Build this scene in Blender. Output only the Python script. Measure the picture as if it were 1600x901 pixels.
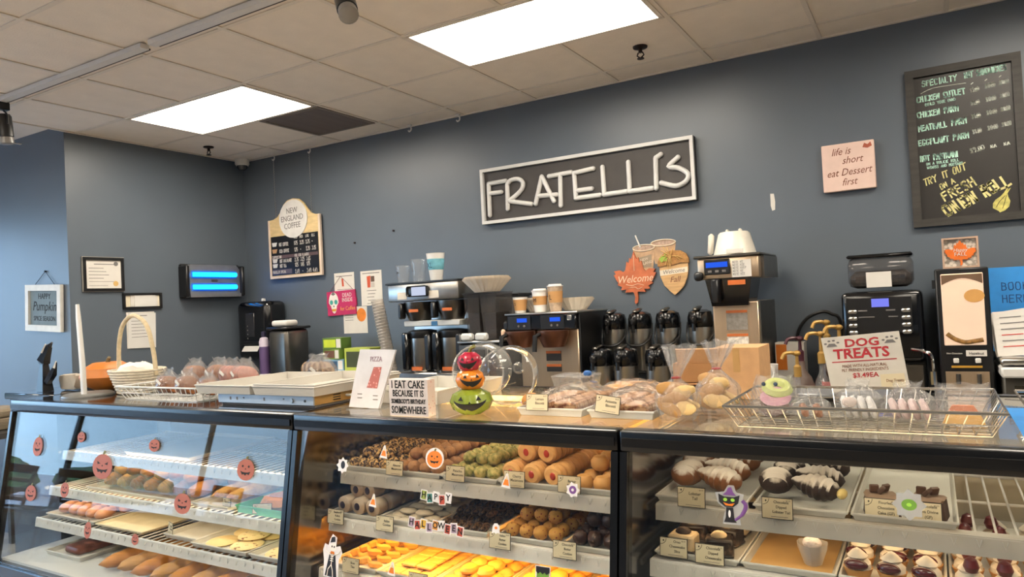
import bpy, bmesh, math, random
from mathutils import Matrix, Vector
random.seed(7)
for _o in list(bpy.data.objects): bpy.data.objects.remove(_o)
SC = bpy.context.scene
COL = SC.collection
PI = math.pi
# ---------------------------------------------------------------- camera
cam = bpy.data.cameras.new('camera'); camo = bpy.data.objects.new('camera', cam); COL.objects.link(camo)
cam.sensor_width = 36; cam.lens = 1115.0/1600*36; cam.clip_start = .05; cam.clip_end = 200
camo.matrix_world = Matrix(((.86078, .053957, .506109, 0), (.506508, .007006, -.862207, 0), (-.050068, .998519, -.021298, 1.6), (0, 0, 0, 1)))
SC.camera = camo
# ---------------------------------------------------------------- exposure
SC.view_settings.view_transform = 'Standard'; SC.view_settings.look = 'None'
SC.view_settings.gamma = 1; SC.view_settings.use_curve_mapping = False
SC.view_settings.exposure = 0.1
SC.cycles.transparent_max_bounces = 32
SC.cycles.max_bounces = 10
# ---------------------------------------------------------------- daylight sky outside the shop windows
W = bpy.data.worlds.new('sky'); SC.world = W; W.use_nodes = True
_n = W.node_tree.nodes; _n.clear()
_bg = _n.new('ShaderNodeBackground'); _out = _n.new('ShaderNodeOutputWorld')
_tc = _n.new('ShaderNodeTexCoord'); _sp = _n.new('ShaderNodeSeparateXYZ'); _rp = _n.new('ShaderNodeValToRGB')
_l = W.node_tree.links
_l.new(_tc.outputs['Generated'], _sp.inputs[0]); _l.new(_sp.outputs['Z'], _rp.inputs[0])
_rp.color_ramp.elements[0].position = 0; _rp.color_ramp.elements[0].color = (.45, .70, 1, 1)
_rp.color_ramp.elements[1].position = .6; _rp.color_ramp.elements[1].color = (.22, .45, .95, 1)
_l.new(_rp.outputs[0], _bg.inputs[0]); _l.new(_bg.outputs[0], _out.inputs[0])
SKY = 6.5
_bg.inputs[1].default_value = SKY
TROFFER = 24.0      # ceiling troffer diffusers
CASE_L, CASE_M, CASE_R = 8.0, 38.0, 7.0      # tubes inside the display cases
def portal(loc, rot, sx, sy):
    l = bpy.data.lights.new('window_portal', 'AREA'); l.shape = 'RECTANGLE'; l.size = sx; l.size_y = sy
    l.cycles.is_portal = True
    o = bpy.data.objects.new('window_portal', l); COL.objects.link(o); o.location = loc; o.rotation_euler = rot
portal((-8.72, -1.1, 1.55), (0, -PI/2, 0), 2.3, 7.2)
_sun = bpy.data.lights.new('sun', 'SUN'); _sun.energy = 7; _sun.angle = .01; _sun.color = (1, .95, .86)
_so = bpy.data.objects.new('sun', _sun); COL.objects.link(_so); _so.rotation_euler = (.25, .55, 0)   # high, from behind the building

# ================================================================ helpers
def lin(h):
    if not isinstance(h, str): return tuple(h)
    v = [int(h[i:i+2], 16)/255 for i in (0, 2, 4)]
    return tuple(c/12.92 if c <= .04045 else ((c+.055)/1.055)**2.4 for c in v)
MATS = {}
def _base(name):
    m = bpy.data.materials.new(name); m.use_nodes = True
    nt = m.node_tree; nt.nodes.clear()
    out = nt.nodes.new('ShaderNodeOutputMaterial')
    return m, nt, out
def _tex(nt, scale, kind='N', detail=4, stretch=None):
    tc = nt.nodes.new('ShaderNodeTexCoord'); mp = nt.nodes.new('ShaderNodeMapping')
    nt.links.new(tc.outputs['Object'], mp.inputs[0])
    if stretch: mp.inputs['Scale'].default_value = stretch
    if kind == 'N':
        t = nt.nodes.new('ShaderNodeTexNoise'); t.inputs['Detail'].default_value = detail
    else:
        t = nt.nodes.new('ShaderNodeTexVoronoi')
    t.inputs['Scale'].default_value = scale
    nt.links.new(mp.outputs[0], t.inputs['Vector'])
    return t
def _ramp(nt, src, stops):
    r = nt.nodes.new('ShaderNodeValToRGB'); nt.links.new(src, r.inputs[0])
    e = r.color_ramp.elements
    while len(e) < len(stops): e.new(.5)
    for i, (p, c) in enumerate(stops):
        e[i].position = p; e[i].color = (*c, 1)
    return r.outputs[0]
def M(name, c, rough=.5, metal=0, n=.08, scale=14, bump=0, bscale=60, c2=None, split=None, kind='N', stretch=None, emit=0, coat=0, ec=None, spec=.5):
    if name in MATS: return MATS[name]
    m, nt, out = _base(name)
    b = nt.nodes.new('ShaderNodeBsdfPrincipled'); nt.links.new(b.outputs[0], out.inputs[0])
    c = lin(c); t = _tex(nt, scale, kind, stretch=stretch)
    if c2 is not None:
        d = lin(c2); p = split or (.4, .6)
        col = _ramp(nt, t.outputs['Fac' if kind == 'N' else 'Distance'], [(p[0], c), (p[1], d)])
    else:
        col = _ramp(nt, t.outputs['Fac' if kind == 'N' else 'Distance'], [(.3, tuple(x*(1-n) for x in c)), (.7, tuple(min(1, x*(1+n)) for x in c))])
    nt.links.new(col, b.inputs['Base Color'])
    b.inputs['Roughness'].default_value = rough; b.inputs['Metallic'].default_value = metal
    b.inputs['Specular IOR Level'].default_value = spec
    if coat: b.inputs['Coat Weight'].default_value = coat; b.inputs['Coat Roughness'].default_value = .08
    if emit:
        b.inputs['Emission Color'].default_value = (*(lin(ec) if ec else c), 1); b.inputs['Emission Strength'].default_value = emit
    if bump:
        t2 = _tex(nt, bscale, 'N', stretch=stretch); bp = nt.nodes.new('ShaderNodeBump')
        bp.inputs['Strength'].default_value = bump; bp.inputs['Distance'].default_value = .004
        nt.links.new(t2.outputs['Fac'], bp.inputs['Height']); nt.links.new(bp.outputs[0], b.inputs['Normal'])
    MATS[name] = m
    return m
def GL(name, tint=(1, 1, 1), rough=.02, ior=1.45, milky=0, crinkle=0, cscale=40, mcol=(.9, .9, .9)):
    """thin clear sheet: mostly see-through, mirror-like at grazing angles"""
    if name in MATS: return MATS[name]
    m, nt, out = _base(name)
    tr = nt.nodes.new('ShaderNodeBsdfTransparent'); tr.inputs[0].default_value = (*tint, 1)
    gl = nt.nodes.new('ShaderNodeBsdfGlossy'); gl.inputs['Roughness'].default_value = rough
    # Schlick reflectance from the facing angle, the same from both sides of the sheet
    lw = nt.nodes.new('ShaderNodeLayerWeight'); lw.inputs['Blend'].default_value = .5
    r0 = ((ior-1)/(ior+1))**2
    pw = nt.nodes.new('ShaderNodeMath'); pw.operation = 'POWER'; nt.links.new(lw.outputs['Facing'], pw.inputs[0]); pw.inputs[1].default_value = 5
    fr = nt.nodes.new('ShaderNodeMath'); fr.operation = 'MULTIPLY_ADD'; nt.links.new(pw.outputs[0], fr.inputs[0]); fr.inputs[1].default_value = 1-r0; fr.inputs[2].default_value = r0
    mx = nt.nodes.new('ShaderNodeMixShader')
    if crinkle:
        t2 = _tex(nt, cscale, 'N', 6); bp = nt.nodes.new('ShaderNodeBump'); bp.inputs['Strength'].default_value = crinkle
        bp.inputs['Distance'].default_value = .02
        nt.links.new(t2.outputs['Fac'], bp.inputs['Height'])
        nt.links.new(bp.outputs[0], gl.inputs['Normal']); nt.links.new(bp.outputs[0], lw.inputs['Normal'])
    base = tr.outputs[0]
    if milky:
        df = nt.nodes.new('ShaderNodeBsdfDiffuse'); df.inputs[0].default_value = (*mcol, 1)
        m0 = nt.nodes.new('ShaderNodeMixShader'); m0.inputs[0].default_value = milky
        nt.links.new(tr.outputs[0], m0.inputs[1]); nt.links.new(df.outputs[0], m0.inputs[2]); base = m0.outputs[0]
    nt.links.new(fr.outputs[0], mx.inputs[0]); nt.links.new(base, mx.inputs[1]); nt.links.new(gl.outputs[0], mx.inputs[2])
    nt.links.new(mx.outputs[0], out.inputs[0])
    MATS[name] = m
    return m
def SUG(name, c, c2='ece4da', lo=.25, hi=.6, scale=30, rough=.7):
    """baked colour with icing sugar lying on its upper side"""
    if name in MATS: return MATS[name]
    m, nt, out = _base(name)
    b = nt.nodes.new('ShaderNodeBsdfPrincipled'); nt.links.new(b.outputs[0], out.inputs[0]); b.inputs['Roughness'].default_value = rough
    tc = nt.nodes.new('ShaderNodeTexCoord'); sp = nt.nodes.new('ShaderNodeSeparateXYZ'); nt.links.new(tc.outputs['Normal'], sp.inputs[0])
    n1 = _tex(nt, scale); ad = nt.nodes.new('ShaderNodeMath'); ad.operation = 'MULTIPLY_ADD'
    nt.links.new(n1.outputs['Fac'], ad.inputs[0]); ad.inputs[1].default_value = .9; nt.links.new(sp.outputs['Z'], ad.inputs[2])
    mr = nt.nodes.new('ShaderNodeMapRange'); mr.inputs['From Min'].default_value = 0; mr.inputs['From Max'].default_value = 1.9; nt.links.new(ad.outputs[0], mr.inputs[0])
    nt.links.new(_ramp(nt, mr.outputs[0], [(lo, lin(c)), (hi, lin(c2))]), b.inputs['Base Color'])
    MATS[name] = m
    return m
def EM(name, c, s):
    if name in MATS: return MATS[name]
    m, nt, out = _base(name)
    e = nt.nodes.new('ShaderNodeEmission'); e.inputs[0].default_value = (*lin(c), 1); e.inputs[1].default_value = s
    nt.links.new(e.outputs[0], out.inputs[0]); MATS[name] = m
    return m
def rot(rx=0, ry=0, rz=0):
    return Matrix.Rotation(rz, 4, 'Z') @ Matrix.Rotation(ry, 4, 'Y') @ Matrix.Rotation(rx, 4, 'X')
class B:
    """collects geometry for ONE mesh object"""
    def __init__(s): s.bm = bmesh.new()
    def box(s, c, d, bev=0, rx=0, ry=0, rz=0, seg=1):
        m = Matrix.Translation(c) @ rot(rx, ry, rz) @ Matrix.Diagonal((*d, 1))
        v = bmesh.ops.create_cube(s.bm, size=1, matrix=m)['verts']
        if bev:
            e = list({e for w in v for e in w.link_edges})
            bmesh.ops.bevel(s.bm, geom=e, offset=bev, segments=seg, profile=.5, affect='EDGES')
        return s
    def b2(s, x0, x1, y0, y1, z0, z1, bev=0, seg=1):
        return s.box(((x0+x1)/2, (y0+y1)/2, (z0+z1)/2), (abs(x1-x0), abs(y1-y0), abs(z1-z0)), bev, seg=seg)
    def frust(s, b, t, z0, z1, c=(0, 0)):
        """box with different bottom (w,d) and top (w,d)"""
        vs = []
        for (w, d), z in ((b, z0), (t, z1)):
            vs += [s.bm.verts.new((c[0]+sx*w/2, c[1]+sy*d/2, z)) for sx, sy in ((-1, -1), (1, -1), (1, 1), (-1, 1))]
        for f in ((3, 2, 1, 0), (4, 5, 6, 7), (0, 1, 5, 4), (1, 2, 6, 5), (2, 3, 7, 6), (3, 0, 4, 7)): s.bm.faces.new([vs[i] for i in f])
        return s
    def lathe(s, prof, seg=18, c=(0, 0, 0), m=None, sx=1, sy=1, wob=None):
        m = m or Matrix(); rings = []
        for r, z in prof:
            if r < 1e-6: rings.append([s.bm.verts.new(m @ Vector((c[0], c[1], c[2]+z)))])
            else:
                ring = []
                for i in range(seg):
                    a = 2*PI*i/seg; rr = r*(wob(a, z) if wob else 1)
                    ring.append(s.bm.verts.new(m @ Vector((c[0]+rr*math.cos(a)*sx, c[1]+rr*math.sin(a)*sy, c[2]+z))))
                rings.append(ring)
        for a, b in zip(rings, rings[1:]):
            for i in range(seg):
                j = (i+1) % seg
                if len(a) == 1 and len(b) == 1: continue
                if len(a) == 1: s.bm.faces.new((a[0], b[j], b[i]))
                elif len(b) == 1: s.bm.faces.new((a[i], a[j], b[0]))
                else: s.bm.faces.new((a[i], a[j], b[j], b[i]))
        return s
    def cyl(s, p0, p1, r0, r1=None, seg=12):
        p0, p1 = Vector(p0), Vector(p1); r1 = r0 if r1 is None else r1; d = p1-p0
        m = Matrix.Translation(p0) @ d.to_track_quat('Z', 'Y').to_matrix().to_4x4(); L = d.length
        return s.lathe([(0, 0), (r0, 0), (r1, L), (0, L)], seg, m=m)
    def tube(s, pts, r, seg=6, closed=False, flat=1):
        pts = [Vector(p) for p in pts]; n = len(pts); rings = []; up = None
        for i, p in enumerate(pts):
            a = pts[(i-1) % n] if (closed or i > 0) else p; b = pts[(i+1) % n] if (closed or i < n-1) else p
            t = (b-a).normalized()
            if up is None:
                up = Vector((0, 0, 1)) if abs(t.z) < .9 else Vector((0, 1, 0))
            u = (up - t*up.dot(t)).normalized(); up = u; w = t.cross(u)
            rr = r[i] if isinstance(r, (list, tuple)) else r
            rings.append([s.bm.verts.new(p + u*rr*math.cos(2*PI*k/seg) + w*rr*flat*math.sin(2*PI*k/seg)) for k in range(seg)])
        for i in range(n if closed else n-1):
            a, b = rings[i], rings[(i+1) % n]
            for k in range(seg):
                s.bm.faces.new((a[k], a[(k+1) % seg], b[(k+1) % seg], b[k]))
        if not closed:
            s.bm.faces.new(rings[0][::-1]); s.bm.faces.new(rings[-1])
        return s
    def prism(s, poly, y0, y1, m=None):
        """outline in x,z given thickness along y (front face at y0)"""
        m = m or Matrix()
        a = [s.bm.verts.new(m @ Vector((x, y0, z))) for x, z in poly]; b = [s.bm.verts.new(m @ Vector((x, y1, z))) for x, z in poly]
        s.bm.faces.new(a); s.bm.faces.new(b[::-1]); n = len(a)
        for i in range(n): s.bm.faces.new((a[i], b[i], b[(i+1) % n], a[(i+1) % n]))
        return s
    def plate(s, poly, z0, z1):
        a = [s.bm.verts.new((x, y, z0)) for x, y in poly]; b = [s.bm.verts.new((x, y, z1)) for x, y in poly]
        s.bm.faces.new(a[::-1]); s.bm.faces.new(b); n = len(a)
        for i in range(n): s.bm.faces.new((a[i], a[(i+1) % n], b[(i+1) % n], b[i]))
        return s
    def ell(s, c, r, seg=12, rings=8, m=None):
        mm = Matrix.Translation(c) @ (m or Matrix()) @ Matrix.Diagonal((*r, 1))
        bmesh.ops.create_uvsphere(s.bm, u_segments=seg, v_segments=rings, radius=1, matrix=mm)
        return s
    def grid(s, fn, nu, nv, cu=False):
        V = [[s.bm.verts.new(fn(i/nu, j/nv)) for j in range(nv+1)] for i in range(nu if cu else nu+1)]
        for i in range(nu):
            for j in range(nv):
                k = (i+1) % nu if cu else i+1
                s.bm.faces.new((V[i][j], V[k][j], V[k][j+1], V[i][j+1]))
        return s
    def jitter(s, amt, seed=0):
        rnd = random.Random(seed)
        for v in s.bm.verts: v.co += Vector((rnd.uniform(-1, 1), rnd.uniform(-1, 1), rnd.uniform(-1, 1)))*amt
        return s
    def mesh(s, name, mat, smooth=True):
        bm = s.bm
        bmesh.ops.recalc_face_normals(bm, faces=bm.faces)
        if smooth:
            for f in bm.faces: f.smooth = True
            for e in bm.edges:
                if len(e.link_faces) == 2 and e.calc_face_angle(0) > .65: e.smooth = False
        me = bpy.data.meshes.new(name); bm.to_mesh(me); bm.free()
        if mat: me.materials.append(mat)
        return me
def put(o, loc, r):
    o.location = loc; o.rotation_euler = r
def part(name, b, mat, parent, loc=(0, 0, 0), r=(0, 0, 0), label=None, smooth=True):
    me = b if isinstance(b, bpy.types.Mesh) else b.mesh(name, mat, smooth)
    o = bpy.data.objects.new(name, me); COL.objects.link(o); o.parent = parent; put(o, loc, r)
    if label: o['label'] = label
    return o
def tag(o, label, cat, group=None):
    o['label'] = label; o['category'] = cat
    if group: o['group'] = group
    return o
def thing(name, label, cat, loc=(0, 0, 0), rz=0, group=None, r=None):
    o = bpy.data.objects.new(name, None); COL.objects.link(o); o.empty_display_size = .05
    put(o, loc, r or (0, 0, rz))
    return tag(o, label, cat, group)
def solo(name, label, cat, b, mat, loc=(0, 0, 0), rz=0, group=None, r=None, smooth=True):
    me = b if isinstance(b, bpy.types.Mesh) else b.mesh(name, mat, smooth)
    o = bpy.data.objects.new(name, me); COL.objects.link(o); put(o, loc, r or (0, 0, rz))
    return tag(o, label, cat, group)
def struct(name, b, mat, parent=None):
    o = part(name, b, mat, parent)
    if parent is None: o['kind'] = 'structure'
    return o
def dup(o, parent=None, loc=None, rz=None, label=None, r=None):
    c = o.copy(); COL.objects.link(c); c.parent = parent
    if loc is not None: c.location = loc
    if rz is not None: c.rotation_euler = (0, 0, rz)
    if r is not None: c.rotation_euler = r
    if label: c['label'] = label
    for ch in list(o.children): dup(ch, c)
    return c
def text(parent, s, size, loc, mat, sx=1, shear=0, r=(PI/2, 0, 0), align='CENTER', name='lettering', ext=.0005, bold=0, sp=1):
    cu = bpy.data.curves.new('lettering', 'FONT'); cu.body = s; cu.size = size; cu.align_x = align; cu.align_y = 'CENTER'
    cu.extrude = ext; cu.shear = shear; cu.resolution_u = 2; cu.offset = bold; cu.space_line = sp
    t = bpy.data.objects.new('lettering', cu)
    me = bpy.data.meshes.new_from_object(t); bpy.data.objects.remove(t); bpy.data.curves.remove(cu)
    for v in me.vertices: v.co.x *= sx
    me.materials.clear(); me.materials.append(mat)
    return part(name, me, mat, parent, loc, r)
STROKES = {'A': '00 39 60|13 53', 'B': '00 09 48 57 45 05|45 53 51 40 00', 'C': '58 49 19 07 02 10 40 51', 'D': '00 09 39 57 52 30 00', 'E': '59 09 00 50|05 45', 'F': '59 09 00|05 45',
 'G': '58 49 19 07 02 10 40 53 33', 'H': '00 09|50 59|05 55', 'I': '20 29', 'J': '59 52 40 10 02', 'K': '09 00|59 04|15 50', 'L': '09 00 50', 'M': '00 09 34 69 60', 'N': '00 09 50 59',
 'O': '10 02 07 19 49 57 52 40 10', 'P': '00 09 49 58 56 45 05', 'Q': '10 02 07 19 49 57 52 40 10|32 60', 'R': '00 09 49 58 56 45 05|25 50', 'S': '58 49 19 07 06 15 45 53 51 40 10 01',
 'T': '09 69|39 30', 'U': '09 02 10 40 52 59', 'V': '09 30 69', 'W': '09 10 35 50 69', 'X': '09 50|00 59', 'Y': '09 35 69|35 30', 'Z': '09 59 00 50',
 '0': '10 02 07 19 49 57 52 40 10', '1': '17 39 30', '2': '07 19 49 57 00 50', '3': '08 19 49 57 45 53 41 10 01', '4': '40 49 03 63', '5': '59 09 05 45 53 51 40 10', '6': '49 15 02 10 40 52 54 15',
 '7': '09 59 20', '8': '15 07 19 49 57 45 15 02 10 40 52 45', '9': '40 54 57 49 19 07 16 55', '$': '58 49 19 07 06 15 45 53 51 40 10 01|39 30', '/': '00 59', '(': '49 26 23 40', ')': '19 36 33 10',
 "'": '39 36', '-': '14 44', '.': '20 21', '!': '39 33|31 30', '_': '00 60', '~': '06 58'}
class Pen:
    """each written line becomes a part of its own"""
    def __init__(s, parent, mat, y, name='chalk_line'): s.parent, s.mat, s.y, s.name = parent, mat, y, name
def ink(s, size, w, x=0, z=0, ang=0, b=None, sx=1, slant=0, jit=.25, seed=1):
    """hand lettering drawn as short flat strokes in the x,z plane (facing -y)"""
    if isinstance(b, Pen):
        part(b.name, ink(s, size, w, x, z, ang, None, sx, slant, jit, seed), b.mat, b.parent, (0, b.y, 0)); return b
    b = b or B(); rnd = random.Random(seed+len(s)); ca, sa = math.cos(ang), math.sin(ang); cx = 0
    for ch in s.upper():
        g = STROKES.get(ch)
        if g:
            for st in g.split('|'):
                P = []
                for q in st.split():
                    u = cx + (int(q[0])/10 + slant*int(q[1])/9)*size*sx + rnd.uniform(-jit, jit)*w; v = int(q[1])/9*size + rnd.uniform(-jit, jit)*w
                    P.append(Vector((x+u*ca-v*sa, 0, z+u*sa+v*ca)))
                for p, q in zip(P, P[1:]):
                    d = (q-p)
                    if d.length < 1e-6: continue
                    d.normalize(); nn = Vector((-d.z, 0, d.x))*w/2; e = d*w*.4
                    vs = [b.bm.verts.new(k) for k in (p-e-nn, q+e-nn, q+e+nn, p-e+nn)]; b.bm.faces.new(vs)
        cx += (.45 if ch in "I1'.!/()" else .8)*size*sx
    return b
def smooth_path(P, n=6):
    """Catmull-Rom through control points"""
    P = [Vector(p) for p in P]; out = []
    for i in range(len(P)-1):
        a, b, c, d = P[max(0, i-1)], P[i], P[i+1], P[min(len(P)-1, i+2)]
        for k in range(n):
            t = k/n
            out.append(.5*((2*b)+(c-a)*t+(2*a-5*b+4*c-d)*t*t+(3*b-a-3*c+d)*t**3))
    out.append(P[-1]); return out
# ================================================================ materials of the room
WY = 4.377; CZ = 3.014; LX = -5.352; BY = 2.82; WX = -8.6; RX = 3.2; FY = -5.0
m_wall = M('wall_paint_slate', '59626c', .38, n=.03, scale=3, bump=.05, bscale=220)
m_tile = M('ceiling_tile', 'eadfd0', .9, n=.03, scale=8, bump=.25, bscale=90)
m_tbar = M('ceiling_grid', 'ded4c6', .6, n=.02)
m_floor = M('floor_vinyl', 'a89c8d', .2, n=.12, scale=5, c2='8d8277', stretch=(1, .15, 1))
m_white = M('white_plastic', 'd6d3ce', .4, n=.02)
m_whitemetal = M('white_enamel', 'c9c9c6', .35, n=.02)
m_black = M('black_plastic', '141416', .35, n=.1)
m_blackgloss = M('black_gloss', '0c0d10', .16, n=.1, coat=.3)
m_dark = M('dark_bronze', '2a1d17', .4, metal=.6)
m_steel = M('brushed_steel', 'b9b6b0', .28, metal=1, n=.06, scale=30, stretch=(1, 1, .05))
m_steelD = M('dark_steel', '77736d', .3, metal=1, n=.08)
m_chrome = M('chrome', 'd6d6d6', .1, metal=1, n=.02)
m_paper = M('paper', 'd2cdc5', .8, n=.03)
m_ink = M('black_ink', '1d1c1c', .8)
m_inkg = M('grey_ink', '6f6b69', .8)
m_red = M('red_ink', 'b3202a', .7)
m_kraft = M('kraft_card', 'c79a6c', .85, n=.07, scale=30)
m_wood = M('pale_wood', 'd8b98a', .6, n=.12, scale=8, stretch=(1, 1, 9))
m_glass = GL('window_glass', (.96, .98, .97))
m_alum = M('window_aluminium', '3b3d40', .4, metal=.6)
# ---------------------------------------------------------------- shell
struct('floor', B().b2(WX-.1, RX+.1, FY-.1, WY+.1, -.1, 0), m_floor)
struct('wall_back', B().b2(LX, RX, WY, WY+.1, 0, CZ+.1), m_wall)
struct('wall_left', B().b2(LX-.1, LX, BY, WY+.1, 0, CZ+.1), m_wall)
struct('wall_entry', B().b2(WX-.1, LX-.1, BY, BY+.1, 0, CZ+.1), m_wall)
struct('wall_right', B().b2(RX, RX+.1, FY-.1, WY+.1, 0, CZ+.1), m_wall)
def holed(name, along, pos, a0, a1, h0, h1, other):
    """wall with one wide opening, built from sill, header and two side pieces"""
    b = B()
    lo, hi = other
    segs = [(lo, a0, 0, CZ+.1), (a1, hi, 0, CZ+.1), (a0, a1, 0, h0), (a0, a1, h1, CZ+.1)]
    for s0, s1, z0, z1 in segs:
        if s1-s0 < 1e-3: continue
        if along == 'y': b.b2(pos-.1, pos, s0, s1, z0, z1)
        else: b.b2(s0, s1, pos-.1, pos, z0, z1)
    struct(name, b, m_wall)
holed('wall_window', 'y', WX, -4.7, 2.5, .4, 2.7, (FY, BY))
struct('wall_street', B().b2(WX-.1, RX, FY-.1, FY, 0, CZ+.1), m_wall)
def window(n, along, pos, a0, a1, h0, h1, k):
    fr = B(); w = .05; root = None
    cuts = [a0+(a1-a0)*i/k for i in range(k+1)]
    def bx(s0, s1, z0, z1, d0, d1):
        return (pos+d0, pos+d1, s0, s1, z0, z1) if along == 'y' else (s0, s1, pos+d0, pos+d1, z0, z1)
    for c in cuts: fr.b2(*bx(max(a0, c-w/2), min(a1, c+w/2), h0, h1, -.08, -.02))
    for z in (h0, h1-w): fr.b2(*bx(a0, a1, z, z+w, -.08, -.02))
    root = struct('window_%d' % n, fr, m_alum)
    for c, d in zip(cuts, cuts[1:]):
        part('pane', B().b2(*bx(c+w/2, d-w/2, h0+w, h1-w, -.053, -.047)), m_glass, root)
window(1, 'y', WX, -4.7, 2.5, .4, 2.7, 4)
# ---------------------------------------------------------------- ceiling: slab, hung tiles, T-bars
T = .6096; GX = .143; GYL = 4.12
ceil = struct('ceiling', B().b2(WX-.1, RX+.1, FY-.1, WY+.1, CZ+.045, CZ+.14), m_tile)
def cellx(k): return GX+T*k
lights = [(-8, 2), (-4, 2), (0, 2), (-8, 6), (-4, 6), (0, 6), (-12, 6), (-8, 10), (-4, 10), (0, 10), (-12, 10)]  # x cell, y row (rows count towards the camera)
taken = {(kx+i, ry) for kx, ry in lights for i in (0, 1)} | {(-7, 1)}
full = B().b2(0, T-.012, 0, T-.012, 0, .012).mesh('ceiling_tile', m_tile)
cut = B().b2(0, T-.012, 0, WY-GYL-.008, 0, .012).mesh('ceiling_tile', m_tile)
rest = B()
for kx in range(-14, 5):
    for ry in range(0, 15):
        if (kx, ry) in taken: continue
        x = cellx(kx); y = GYL if ry == 0 else GYL-T*ry
        if x < LX-.05 and y+T > BY+.05: 
            continue
        near = -11 <= kx <= 2 and ry <= 6
        if near:
            part('ceiling_tile', cut if ry == 0 else full, m_tile, ceil, (x+.006, y+.006, CZ-.002))
        else:
            rest.b2(x+.006, x+T-.006, y+.006, y+T-.006, CZ-.002, CZ+.01)
ro = part('far_tiles', rest, m_tile, ceil); ro['kind'] = 'stuff'
for k in range(-14, 6):
    x = cellx(k)
    if not WX < x < RX: continue
    y1 = BY if x < LX-.02 else WY-.02
    cutsy = sorted([(GYL-T*ry, GYL-T*ry+T) for kx, ry in lights if kx+1 == k])
    y0 = FY
    for a_, b_ in cutsy+[(y1, y1)]:
        part('grid_bar', B().b2(x-.012, x+.012, y0, a_, CZ-.008, CZ-.003), m_tbar, ceil); y0 = b_
for r in range(0, 15):
    y = GYL-T*r
    if y < FY: continue
    part('grid_bar', B().b2(LX if y > BY else WX, RX, y-.012, y+.012, CZ-.0075, CZ-.0028), m_tbar, ceil)
struct('trim_1', B().b2(LX, RX, WY-.02, WY, CZ-.010, CZ+.01), m_tbar)
struct('trim_2', B().b2(LX, LX+.02, BY, WY-.02, CZ-.010, CZ+.01), m_tbar)
# ---------------------------------------------------------------- ceiling fittings
m_diff = EM('troffer_diffuser', 'fff4e2', TROFFER)
lab = {(-8, 2): 'lit rectangular ceiling light panel beside the air vent', (-4, 2): 'lit rectangular ceiling light panel above the shop sign, nearest the camera'}
for kx, ry in lights:
    x = cellx(kx); y = GYL-T*ry
    t = thing('ceiling_light', lab.get((kx, ry), 'unseen lit ceiling light panel added outside the picture'), 'ceiling light', (x+T, y+T/2, CZ), group=None if (kx, ry) in lab else 'added ceiling lights')
    if (kx, ry) not in lab: t['group'] = 'added ceiling lights'  # panels without an own label are unseen, added to brighten the room
    fr = B()
    for s in (-1, 1):
        fr.b2(-T+.012, T-.012, s*(T/2-.012)-.012, s*(T/2-.012)+.012, -.012, .034)
        fr.b2(s*(T-.024)-.012, s*(T-.024)+.012, -T/2+.012, T/2-.012, -.012, .034)
    part('frame', fr, m_tbar, t)
    part('diffuser', B().b2(-T+.036, T-.036, -T/2+.024, T/2-.024, .034, .04), m_diff, t)
# return-air vent with fine louvres
x = cellx(-7); y = GYL-T
v = thing('air_vent', 'square brown louvred air vent in the ceiling', 'air vent', (x+T/2, y+T/2, CZ))
fr = B()
for s in (-1, 1):
    fr.b2(-.29, .29, s*.278-.014, s*.278+.014, -.012, .01); fr.b2(s*.278-.014, s*.278+.014, -.264, .264, -.012, .01)
part('frame', fr, M('vent_brown', '75685c', .6), v)
part('backing', B().b2(-.264, .264, -.264, .264, .002, .01), M('vent_dark', '2a2420', .8), v)
sl = B().b2(-.264, .264, -.004, .004, -.010, -.004).mesh('slat', M('vent_slat', '6b5e52', .6))
for i in range(34):
    part('slat', sl, None, v, (0, -.26+i*.0158, 0), (.5, 0, 0))
def sprinkler(x, y, label):
    s = thing('sprinkler_head', label, 'sprinkler', (x, y, CZ-.003), group='ceiling sprinklers')
    part('escutcheon', B().lathe([(0, 0), (.042, 0), (.04, -.008), (.018, -.014), (0, -.014)], 16), m_dark, s)
    part('frame', B().cyl((0, 0, -.012), (0, 0, -.035), .011).tube([(-.012, 0, -.033), (-.02, 0, -.05), (0, 0, -.066)], .004).tube([(.012, 0, -.033), (.02, 0, -.05), (0, 0, -.066)], .004), m_dark, s)
    part('deflector', B().lathe([(0, -.066), (.02, -.066), (.02, -.07), (0, -.07)], 12), m_dark, s)
sprinkler(-1.342, 3.846, 'dark sprinkler head on the ceiling right of the nearer light panel')
sprinkler(-5.05, 3.80, 'dark sprinkler head on the ceiling near the security camera')
# dome camera in the corner
d = thing('security_camera', 'white dome security camera in the ceiling corner', 'camera', (-5.25, 4.29, CZ-.003))
part('housing', B().lathe([(0, 0), (.06, 0), (.062, -.045), (.052, -.06), (0, -.06)], 20), m_white, d)
part('dome', B().lathe([(.046, -.058), (.042, -.078), (.028, -.096), (0, -.102)], 16), M('smoked_dome', '3a3c40', .1, coat=.5), d)
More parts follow.
